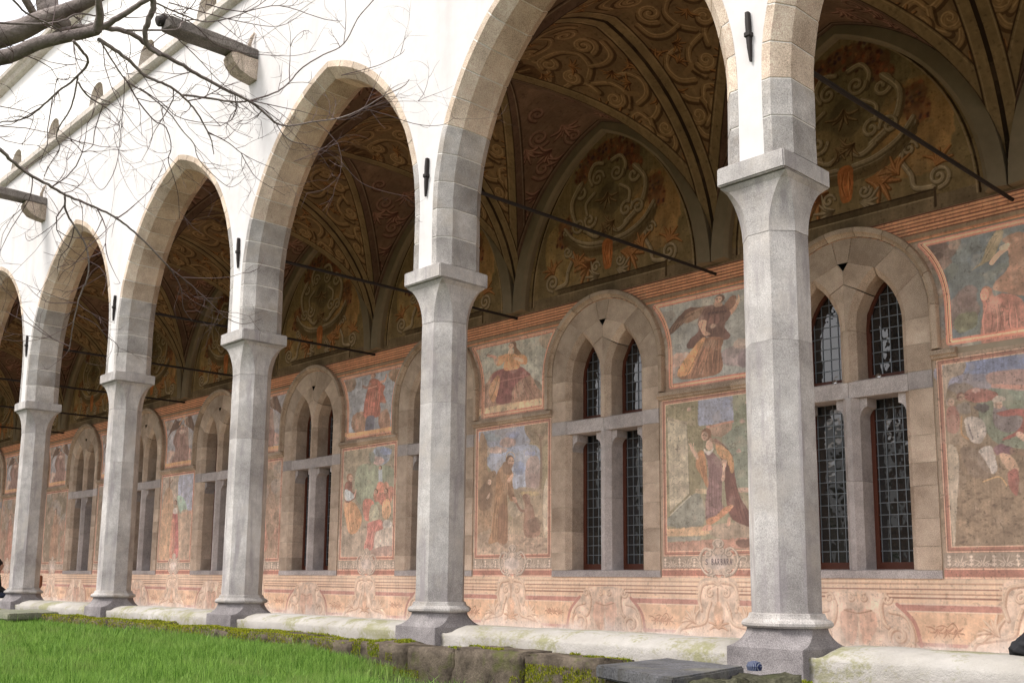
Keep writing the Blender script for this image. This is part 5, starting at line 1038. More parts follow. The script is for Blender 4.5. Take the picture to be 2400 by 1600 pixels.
# small lamps on the transoms
for x, z, lab in ((WC[0] - .33, TR1 + .03, 'small chrome lamp on the transom of the right window, left light'), (WC[0] + .33, TR1 + .03, 'small chrome lamp on the transom of the right window, right light'), (WC[1] - .2, TR1 + .03, 'small chrome lamp on the transom of the window beside the lady in the orange cloak')):
    t = empty('transom_lamp', (x, WALL + .30, z), lab, 'lamp', 'small lamps on window transoms')
    v, f = loft([[(r_ * math.cos(q), -y, r_ * math.sin(q) + .04) for q in [2 * math.pi * i / 12 for i in range(12)]] for r_, y in ((.045, .07), (.042, .05), (.025, .0))]); lm = mesh('reflector', v, f, smooth=True)
    if 'chrome' not in M: M['chrome'] = plain('lamp_chrome', (.75, .75, .78), .2, .6, .9)
    link('reflector', lm, M['chrome'], t); v, f = tube([(0, 0, 0), (0, -.01, .03)], .012, 6); link('bracket', mesh('bracket', v, f), M['iron'], t)

# ---------- frescoes
def lowp(k, mat, label, name='lower_fresco'):
    o = plane_uv(name, PC[k] - LW / 2, PC[k] + LW / 2, .04, .04 + LH, WALL - .004, mat); return tag(o, label, 'fresco', 'tall frescoes between the windows')
lowp(0, None or fresco_mat('battle_fresco', (lambda c: c)(P_battle())), 'tall fresco of horsemen in battle, cut by the right edge of the view')
lowp(1, fresco_mat('cloak_lady_fresco', P_barbara()), 'tall fresco of a lady in mauve dress and orange cloak, a garden behind her')
lowp(2, fresco_mat('friar_fresco', P_francis()), 'tall fresco of a haloed friar in brown habit before a standing wolf')
lowp(3, fresco_mat('seated_group_fresco', P_seated()), 'faded tall fresco of seated figures in ochre and rose robes')
gA = fresco_mat('worn_fresco', P_generic(81, (164, 132, 108), (172, 116, 92))); gB = fresco_mat('worn_dark_fresco', P_generic(83, (134, 120, 98), (158, 118, 88)))
lowp(4, gA, 'tall worn pinkish fresco beside the third column, its left part hidden'); lowp(5, fresco_mat('red_robe_fresco', P_cypress()), 'tall fresco of a small figure in a long red robe before a pale sky')
lowp(6, gB, 'tall dark fresco hidden behind the fourth column'); lowp(7, gB, 'tall dark olive fresco between the two leftmost columns'); lowp(8, gA, 'farthest tall fresco, a sliver at the left edge')
def upp(k, mat, label):
    vs_, fs_, uv = [], [], []; zz = [2.975 + i * .05 for i in range(32)]; zz = [z for z in zz if z <= 4.52]
    for z in zz:
        hw = 2.26 - (1.25 if z < WZS else math.sqrt(1.25 ** 2 - (z - WZS) ** 2))
        for s in (-1, 1): vs_.append((PC[k] + s * hw, WALL - .005, z)); uv.append((.5 + s * hw / UW, (z - 2.96) / UH))
    for i in range(len(zz) - 1): fs_.append((2 * i, 2 * i + 1, 2 * i + 3, 2 * i + 2))
    o = link('upper_fresco', mesh('upper_fresco', vs_, fs_, uv), mat); return tag(o, label, 'fresco', 'small frescoes between the window heads')
upp(0, fresco_mat('cloud_fresco', U_clouds()), 'upper fresco of dark clouds and a reddish figure on blue, at the right edge')
upp(1, fresco_mat('angel_fresco', U_angel()), 'upper fresco of a winged angel in brown and ochre robes')
upp(2, fresco_mat('yellow_sleeves_fresco', U_woman()), 'upper fresco of a seated woman with yellow sleeves and crimson skirt')
upp(3, fresco_mat('red_tunic_fresco', U_red()), 'upper fresco of a standing figure in a red tunic on pale blue')
wg = fresco_mat('wings_fresco', U_wings()); upp(4, wg, 'upper fresco mostly hidden behind the third column'); upp(5, wg, 'upper fresco of a figure with two raised dark wings'); upp(6, wg, 'upper fresco hidden behind the fourth column'); upp(7, wg, 'far upper fresco between the two leftmost columns'); upp(8, wg, 'farthest upper fresco, a sliver at the left edge')
lun = fresco_mat('lunette_paint', P_lunette(), sat=.95, val=1.22, haze=.0)
llab = {-1: 'painted lunette beyond the right edge', 0: 'painted lunette under the vault right of the largest column', 1: 'painted lunette with scrolled urn, seen whole in the nearest arch', 2: 'painted lunette seen through the second arch', 3: 'painted lunette seen through the third arch'}
for k in range(-1, 10):
    xc = -B * k - 2.25; vs_, fs_, uv = [], [], []
    for i in range(25):
        x = -2.25 + 4.5 * i / 24
        for z in (4.868, max(4.87, min(8.0, az(x, AH, ZS, ZT) + .03))): vs_.append((xc + x, WALL - .007, z)); uv.append(((x + 2.25) / 4.5, (z - 4.86) / 3.14))
    for i in range(24): fs_.append((2 * i, 2 * i + 2, 2 * i + 3, 2 * i + 1))
    o = link('lunette_fresco', mesh('lunette_fresco', vs_, fs_, uv), lun); tag(o, llab.get(k, 'painted lunette of the %s bay from the right' % ORD[k]), 'lunette', 'painted lunettes under the vaults')

# ---------- groin vaults
cA = fresco_mat('vault_paint_dim', P_cell('A'), sat=.75, val=1.05, haze=.0); cB = fresco_mat('vault_paint_scrolls', P_cell('B'), sat=.92, val=1.0, haze=.0)
rA, qA = arclen(AH); rB, qB = arclen(BH); NG = 14
hs = [ZS + (ZT - ZS) * math.sin(math.pi / 2 * i / NG) for i in range(NG + 1)]
def inv(h, a): return ax(h, a, ZS, ZT)
def vA(z): return rA * math.asin(min(1, (z - ZS) / rA)) / (rA * qA)
def vB(z): return rB * math.asin(min(1, (z - ZS) / rB)) / (rB * qB)
def cell(kind, s):
    """kind A: cell open to wall (s=1) or arcade (s=-1); kind B: towards the next bay left (-1) or right (1)"""
    vs_, fs_, uv = [], [], []
    for m_ in (-1, 1):
        for i in range(NG):
            lo, hi = hs[i], hs[i + 1]
            # strip between profile rows lo and hi, running from the groin to the open edge
            if kind == 'A':
                pts = [(m_ * inv(lo, AH), s * inv(lo, BH), lo), (m_ * inv(lo, AH), s * BH, lo), (m_ * inv(hi, AH), s * BH, hi), (m_ * inv(hi, AH), s * inv(hi, BH), hi)]
                us = [(abs(p[1]) / BH, vA(p[2])) for p in pts]
            else:
                pts = [(s * inv(lo, AH), m_ * inv(lo, BH), lo), (s * AH, m_ * inv(lo, BH), lo), (s * AH, m_ * inv(hi, BH), hi), (s * inv(hi, AH), m_ * inv(hi, BH), hi)]
                us = [(abs(p[0]) / AH, vB(p[2])) for p in pts]
            n = len(vs_); vs_ += pts; uv += us; fs_.append((n, n + 1, n + 2, n + 3))
    return mesh('vault_cell', vs_, fs_, uv)
VCm = [(cell('A', 1), cA), (cell('A', -1), cA), (cell('B', 1), cB), (cell('B', -1), cB)]
for me, mt in VCm: me.materials.append(mt)
rib = []
for j in range(41):
    t_ = j / 40
    def rp(a, zt):
        cc = ((zt - ZS) ** 2 - a * a) / (2 * a); r = a + cc; q = math.acos(cc / r)
        if t_ < .5: return (r * math.cos(q * t_ * 2) - cc, ZS + r * math.sin(q * t_ * 2))
        return (-(r * math.cos(q * (1 - t_) * 2) - cc), ZS + r * math.sin(q * (1 - t_) * 2))
    xo, zo = rp(AH - .01, ZT - .01); xi, zi = rp(AH - .30, ZT - .17)
    rib.append([(xo, WALL - .008, zo), (xo, WALL - .15, zo), (xi * 1.03, WALL - .15, zi + .03), (xi, WALL - .10, zi), (xi, WALL - .008, zi)])
v, f = loft(rib); ribm = fixn(mesh('wall_rib', v, f)); M['ribp'] = plaster('rib_plaster', (.20, .16, .105), (.27, .22, .15)); ribm.materials.append(M['ribp'])
for k in range(-1, 10):
    t = empty('vault_bay', (-B * k - 2.25, YM, 0), {0: 'painted vault over the right bay, behind the largest column', 1: 'painted vault with scrolls and shell seen in the nearest whole arch', 2: 'painted vault seen through the second arch', 3: 'painted vault seen through the third arch'}.get(k, 'painted vault over the %s bay from the right' % ORD[k]), 'vault', 'groin vaults of the gallery')
    for me, mt in VCm: link('vault_cell', me, None, t)
    link('wall_rib', ribm, None, t, (0, -YM, 0))
# end walls of the gallery
for x in (-45.5, 6.9):
    o = link('end_wall', mesh('end_wall', [(x, .2, -1), (x, 6, -1), (x, 6, 8.2), (x, .2, 8.2)], [(0, 1, 2, 3)]), M['bareplaster']); tag(o, 'plain end wall of the gallery', 'wall', 'end walls of the gallery')
# ================================================================== GARDEN
def rock_me(sx, sy, sz, seed, cuts=5, rough=.05, bev=.05):
    me = box_me('rock', -sx / 2, sx / 2, -sy / 2, sy / 2, -sz, 0, min(bev, sz * .4, sy * .4), 2); bm = bmesh.new(); bm.from_mesh(me)
    bmesh.ops.subdivide_edges(bm, edges=[e for e in bm.edges if e.calc_length() > .1], cuts=cuts, use_grid_fill=True)
    for v_ in bm.verts:
        p = v_.co + Vector((seed * 3.7, 0, 0)); d = Vector((mnoise.noise(p * 3), mnoise.noise(p * 3 + Vector((7, 0, 0))), mnoise.noise(p * 3 + Vector((0, 7, 0))))) * rough
        d += Vector((mnoise.noise(p * 11), mnoise.noise(p * 11 + Vector((7, 0, 0))), mnoise.noise(p * 11 + Vector((0, 7, 0))))) * rough * .5; v_.co += d
    bm.to_mesh(me); bm.free(); me.polygons.foreach_set('use_smooth', [True] * len(me.polygons)); return me
kerb = empty('mossy_kerb', (-10, -1.0, -.64), 'row of mossy kerb stones between the lawn and the parapet', 'kerb')
KX = [1.9, .95, .1, -.62, -1.53, -2.44, -3.05, -3.95, -4.9, -6.0, -7.3, -8.5, -9.9, -11.2, -12.8, -14.2, -16.0, -17.8, -19.6, -21.6, -24, -26.5, -29]
tops = {}
for i, (a, b_) in enumerate(zip(KX, KX[1:])):
    L_ = a - b_ - .02; top = -.635 + random.uniform(-.012, .012) - (.07 if i < 3 else 0); rot = random.uniform(-.02, .02)
    o = link('kerb_stone', rock_me(L_, .40, .55, i, 7, .026, .018), M['rock'], kerb, Vector(((a + b_) / 2, -1.0, top)) - Vector(kerb.location)); o.rotation_euler = (random.uniform(-.03, .03), rot, random.uniform(-.01, .01)); tops[i] = (a, b_, top)
def blades(name, pts, hgt, wid, mat, lean=.5, kind='stuff', seed=1):
    """each blade: a bent two-segment strip"""
    n = len(pts); r = np.random.RandomState(seed); P = np.array(pts); ang = r.rand(n) * 2 * np.pi; ln = (r.rand(n) ** 1.5) * lean; la = r.rand(n) * 2 * np.pi
    H = np.array(hgt) * (.5 + r.rand(n)); Wd = np.array(wid) * (.6 + .8 * r.rand(n)); dx, dy = np.cos(ang), np.sin(ang); lx, ly = np.cos(la) * ln, np.sin(la) * ln
    V = np.zeros((n, 5, 3))
    for j, (t, w) in enumerate(((0, -1), (0, 1), (.55, -.8), (.55, .8), (1, 0))):
        V[:, j, 0] = P[:, 0] + dx * Wd * w * .5 + lx * H * t * t; V[:, j, 1] = P[:, 1] + dy * Wd * w * .5 + ly * H * t * t; V[:, j, 2] = P[:, 2] + H * t * (1 - .25 * ln * t)
    me = bpy.data.meshes.new(name); me.vertices.add(n * 5); me.vertices.foreach_set('co', V.ravel())
    loops = np.array([0, 1, 3, 2, 2, 3, 4])[None, :] + np.arange(n)[:, None] * 5; me.loops.add(n * 7); me.loops.foreach_set('vertex_index', loops.ravel().astype(np.int32))
    st = (np.arange(n)[:, None] * 7 + np.array([0, 4])[None, :]).ravel(); me.polygons.add(n * 2); me.polygons.foreach_set('loop_start', st.astype(np.int32)); me.polygons.foreach_set('loop_total', np.tile([4, 3], n).astype(np.int32)); me.update(calc_edges=True); me.validate()
    return tag(link(name, me, mat), kind=kind)
def in_view(x, y, z):
    d = MW.transposed() @ (Vector((x, y, z)) - CAM)
    if d.z > -.3: return False
    u = 1200 + 2442.3 * d.x / -d.z; w = 980 - 2442.3 * d.y / -d.z; return -80 < u < 2480 and w < 1720
def ground_z(x, y):
    t = max(0, min(1, (x + 4.6) / 2.4)); return -.79 - .20 * t * t * (3 - 2 * t) * max(0, min(1, (y + 3.2) / 1.6)) + .02 * mnoise.noise(Vector((x * .9, y * .9, 0)))
gp, gh, gwid = [], [], []; r = random.Random(3)
for (x0, x1, y0, y1, dens, hh, ww) in ((-7, -.5, -6.2, -1.2, 4800, .085, .0055), (-13, -7, -6, -1.2, 1900, .085, .008), (-22, -13, -5.5, -1.2, 600, .10, .014), (-36, -22, -5, -1.2, 200, .10, .022)):
    for _ in range(int((x1 - x0) * (y1 - y0) * dens)):
        x, y = r.uniform(x0, x1), r.uniform(y0, y1)
        if not in_view(x, y, -.75): continue
        q = mnoise.noise(Vector((x * 2.1, y * 2.1, 3))); k_ = 1 + .75 * q + (1.0 if r.random() < .012 else 0)
        if x > -3.9 and y > -1.9 and r.random() < min(.9, (x + 3.9) * .9): continue
        gp.append((x, y, ground_z(x, y))); gh.append(hh * k_); gwid.append(ww)
print('blades', len(gp))
blades('grass', gp, gh, gwid, M['grass'], .7)
vs_, fs_ = [], []; nx, ny = 90, 30
for i in range(nx + 1):
    for j in range(ny + 1):
        x = -30 + 31 * i / nx; y = -7 + 5.85 * j / ny; vs_.append((x, y, ground_z(x, y)))
for i in range(nx):
    for j in range(ny): a = i * (ny + 1) + j; fs_.append((a, a + ny + 1, a + ny + 2, a + 1))
tag(link('turf', mesh('turf', vs_, fs_, smooth=True), M['soil']), kind='structure')
bpy.data.objects['lawn'].location.z = -.35
# moss: tiny tufts on the kerb stones
mp2 = []; dg = bpy.context.evaluated_depsgraph_get()
for o in kerb.children:
    mw = o.matrix_local; kl = Vector(kerb.location); me = o.data
    for p_ in me.polygons:
        if p_.normal.z < -.1: continue
        c_ = mw @ p_.center + kl; m_ = mnoise.noise(Vector((c_.x * 1.3, c_.y * 5, c_.z * 4 + 2))) + .5 * mnoise.noise(Vector((c_.x * 7, c_.y * 9, c_.z * 9)))
        th = -.45 if c_.x < -4.3 else (.0 if c_.x < -3.1 else (.5 if c_.x < -1.6 else .08))
        if m_ < th: continue
        dn = 17000 if c_.x > -4 else (6500 if c_.x > -8 else (3500 if c_.x > -14 else 1500)); cnt = p_.area * dn; cnt = int(cnt) + (r.random() < cnt % 1)
        vv = [mw @ me.vertices[i].co + kl for i in p_.vertices]
        for _ in range(cnt):
            if len(vv) == 4: a, b_ = r.random(), r.random(); q = vv[0] * (1 - a) * (1 - b_) + vv[1] * a * (1 - b_) + vv[2] * a * b_ + vv[3] * (1 - a) * b_
            else:
                a, b_ = r.random(), r.random()
                if a + b_ > 1: a, b_ = 1 - a, 1 - b_
                q = vv[0] + (vv[1] - vv[0]) * a + (vv[2] - vv[0]) * b_
            if in_view(*q): mp2.append(tuple(q - Vector((0, 0, .004))))
print('moss', len(mp2))
blades('moss', mp2, [.020] * len(mp2), [.009 if p[0] > -6 else .016 for p in mp2], M['moss'], .9, seed=5)
# stone slab in the foreground, on its mossy base
def unproj(px, py, z):
    d = MW @ Vector(((px - 1200) / 2442.3, -(py - 980) / 2442.3, -1)); t = (z - CAM.z) / d.z; return CAM + d * t
sA, sB_, sC, sD = [unproj(*p, -.585) for p in ((1396, 1557), (1562, 1541), (1746, 1560), (1578, 1589))]
ctr = (sA + sC) / 2
def slab_me(name, c4, z1, th, bev=.012):
    bm = bmesh.new(); T_ = [bm.verts.new((p.x, p.y, z1)) for p in c4]; Bt = [bm.verts.new((p.x, p.y, z1 - th)) for p in c4]
    bm.faces.new(T_); bm.faces.new(Bt[::-1])
    for i in range(4): bm.faces.new((T_[i], T_[(i + 1) % 4], Bt[(i + 1) % 4], Bt[i]))
    bmesh.ops.recalc_face_normals(bm, faces=bm.faces); bmesh.ops.bevel(bm, geom=bm.edges[:], offset=bev, segments=2, affect='EDGES'); bmesh.ops.subdivide_edges(bm, edges=[e for e in bm.edges if e.calc_length() > .2], cuts=8, use_grid_fill=True)
    for v_ in bm.verts: v_.co += Vector((mnoise.noise(v_.co * 4), mnoise.noise(v_.co * 4 + Vector((5, 0, 0))), mnoise.noise(v_.co * 9) * .5)) * .012
    me = bpy.data.meshes.new(name); bm.to_mesh(me); bm.free(); return me
t = empty('well_slab', (ctr.x, ctr.y, -.585), 'grey flat stone slab in the foreground beside the moss', 'stone slab')
off = Vector((ctr.x, ctr.y, 0)); o = link('slab', slab_me('slab', [p - off for p in (sA, sB_, sC, sD)], 0, .085), M['slab'], t)
o = link('base_block', slab_me('base_block', [(p - off) * .88 for p in (sA, sB_, sC, sD)], -.09, .5), M['rock'], t)
fr = empty('mossy_boulder_row', (-.9, -1.9, -.7), 'dark mossy stones in front of the plinth of the largest column', 'stones')
for i, (px, py, sx, sy) in enumerate(((1628, 1592, .42, .34), (1700, 1580, .40, .3), (1800, 1573, .52, .3), (1875, 1598, .46, .3))):
    q = unproj(px, py, -.60); o = link('stone', rock_me(sx, sy, .42, 40 + i, 5, .06, .06), M['rockdark'], fr, Vector((q.x, q.y, -.62 - .012 * i)) - Vector(fr.location)); o.rotation_euler = (random.uniform(-.1, .1), random.uniform(-.05, .05), .1 + .2 * i)
q = unproj(1768, 1560, -.60)
v, f = loft([[(r_ * math.cos(a) * (1.3 if i % 2 else 1), r_ * math.sin(a), z) for i, a in enumerate([2 * math.pi * k_ / 9 for k_ in range(9)])] for r_, z in ((.040, -.03), (.046, .0), (.036, .026), (.012, .036))])
def cloth_mat():
    m, b = base_mat('blue_white_cloth', .6, .3); N, L = NT(m); w = N.new('ShaderNodeTexWave'); w.inputs['Scale'].default_value = 34; w.inputs['Distortion'].default_value = 3; g_ = N.new('ShaderNodeNewGeometry'); L.new(g_.outputs['Position'], w.inputs['Vector'])
    L.new(ramp(N, L, w.outputs[0], [(.80, (.02, .03, .09)), (.9, (.25, .28, .32))]).outputs[0], b.inputs['Base Color']); return m
o = link('crumpled_packet', mesh('crumpled_packet', v, f), cloth_mat(), None, (q.x, q.y, -.60)); tag(o, 'crumpled dark blue and white packet beside the grey slab', 'litter')
# far slab on the lawn at left
fa = [unproj(*p, -.60) for p in ((-120, 1428), (100, 1426.5), (139.5, 1433.5), (20, 1437))]; ctr = fa[3]
t = empty('garden_slab', (ctr.x, ctr.y, -.60), 'mossy stone slab on the far lawn at the left, before the leftmost columns', 'stone slab'); off = Vector((ctr.x, ctr.y, 0))
link('slab', slab_me('slab', [p - off for p in fa], 0, .105, .02), M['rockslab'] if 'rockslab' in M else stone('mossy_slab', (.13, .13, .10), (.27, .27, .20), .1, 60, .3, tint=(.16, .19, .08)), t)
cc_ = sum((p - off for p in fa), Vector()) / 4
link('support', slab_me('support', [cc_ + (p - off - cc_) * .7 for p in fa], -.12, .3), M['rock'], t)

# ---------- black bag lying on the parapet at right
bm = bmesh.new(); bmesh.ops.create_icosphere(bm, subdivisions=4, radius=.12)
for v_ in bm.verts:
    p = v_.co.copy(); v_.co.x *= 1.5; v_.co.y *= .8; v_.co.z *= .75
    rid = abs(mnoise.noise(p * 9)); v_.co += p.normalized() * ((.5 - rid * 2.2) * .07 + mnoise.noise(p * 22) * .012); v_.co.z += max(0, .06 - abs(p.x + .02)) * .9
    if v_.co.z < -.03: v_.co.z = -.03 - (v_.co.z + .03) * .1
me = bpy.data.meshes.new('black_bag'); bm.to_mesh(me); bm.free(); me.polygons.foreach_set('use_smooth', [True] * len(me.polygons))
o = link('black_bag', me, M['black'], None, (1.93, .45, -.485)); tag(o, 'crumpled black bag lying on the whitewashed parapet at the right edge', 'bag')

# ---------- two people far down the arcade
def skin_body(name, joints, bones, mat_fn, mats):
    me = bpy.data.meshes.new(name); me.from_pydata([j[0] for j in joints], bones, []); o = bpy.data.objects.new(name, me); COL.objects.link(o)
    o.modifiers.new('skin', 'SKIN'); 
    if not me.skin_vertices: bpy.context.view_layer.objects.active = o; 
    sv = me.skin_vertices[0].data
    for i, j in enumerate(joints): sv[i].radius = (j[1], j[1] * (j[2] if len(j) > 2 else 1))
    sv[0].use_root = True; sb = o.modifiers.new('sub', 'SUBSURF'); sb.levels = 1; sb.render_levels = 1
    d = bpy.context.evaluated_depsgraph_get(); ev = o.evaluated_get(d); m2 = bpy.data.meshes.new_from_object(ev); bpy.data.objects.remove(o); m2.materials.clear()
    for m in mats: m2.materials.append(m)
    for p_ in m2.polygons: p_.material_index = mat_fn(p_.center); p_.use_smooth = True
    return m2
M['skin'] = plain('skin', (.42, .25, .18), .6, .3); M['jeans'] = plain('dark_trousers', (.03, .035, .055), .9, .1); M['leather'] = plain('brown_leather', (.22, .075, .03), .5, .4); M['hair'] = plain('dark_hair', (.018, .012, .01), .7, .3)
def seated(loc, rz, jacket, label, haircol):
    """sitting figure, seat height 0, legs forward (-y)"""
    J = [((0, 0, .10), .13, .9), ((0, .01, .27), .12, .85), ((0, .02, .42), .145, .7), ((0, .01, .52), .065), ((0, -.01, .585), .05), ((0, -.03, .66), .085, 1.1), ((0, -.03, .75), .075, 1.1),
         ((.17, .02, .47), .055), ((.22, -.02, .24), .045), ((.15, -.20, .12), .032), ((.10, -.27, .13), .028), ((-.17, .02, .47), .055), ((-.22, -.02, .24), .045), ((-.15, -.20, .12), .032), ((-.10, -.27, .13), .028),
         ((.09, -.05, .06), .085), ((.11, -.42, .06), .065), ((.11, -.45, -.36), .04), ((.11, -.57, -.40), .032), ((-.09, -.05, .06), .085), ((-.11, -.42, .06), .065), ((-.11, -.45, -.36), .04), ((-.11, -.57, -.40), .032)]
    Bn = [(0, 1), (1, 2), (2, 3), (3, 4), (4, 5), (5, 6), (2, 7), (7, 8), (8, 9), (9, 10), (2, 11), (11, 12), (12, 13), (13, 14), (0, 15), (15, 16), (16, 17), (17, 18), (0, 19), (19, 20), (20, 21), (21, 22)]
    def mf(c):
        if c.z > .535: return 0
        if c.z > .10 and c.y > -.22 : return 1
        if c.z > .10 and c.y <= -.22 and abs(c.x) < .2: return 0
        return 2
    me = skin_body('person_body', J, Bn, mf, [M['skin'], jacket, M['jeans']])
    t = empty('person', loc, label, 'person'); t.rotation_euler = (0, 0, rz); link('body', me, None, t)
    bm = bmesh.new(); bmesh.ops.create_icosphere(bm, subdivisions=3, radius=.108)
    for v_ in bm.verts:
        v_.co.z *= 1.12
        if v_.co.y < -.03: v_.co *= .80
        v_.co += v_.co.normalized() * mnoise.noise(v_.co * 30) * .01
    me = bpy.data.meshes.new('hair'); bm.to_mesh(me); bm.free(); o = link('hair', me, haircol, t, (0, .0, .72)); return t
seated((-19.80, .40, -.50), R(160), M['black'], 'person in a black padded jacket sitting on the parapet at the far left edge', M['hair'])
seated((-19.42, 1.05, -.52), R(20), M['leather'], 'person with a brown leather jacket half hidden behind the leftmost column', M['hair'])

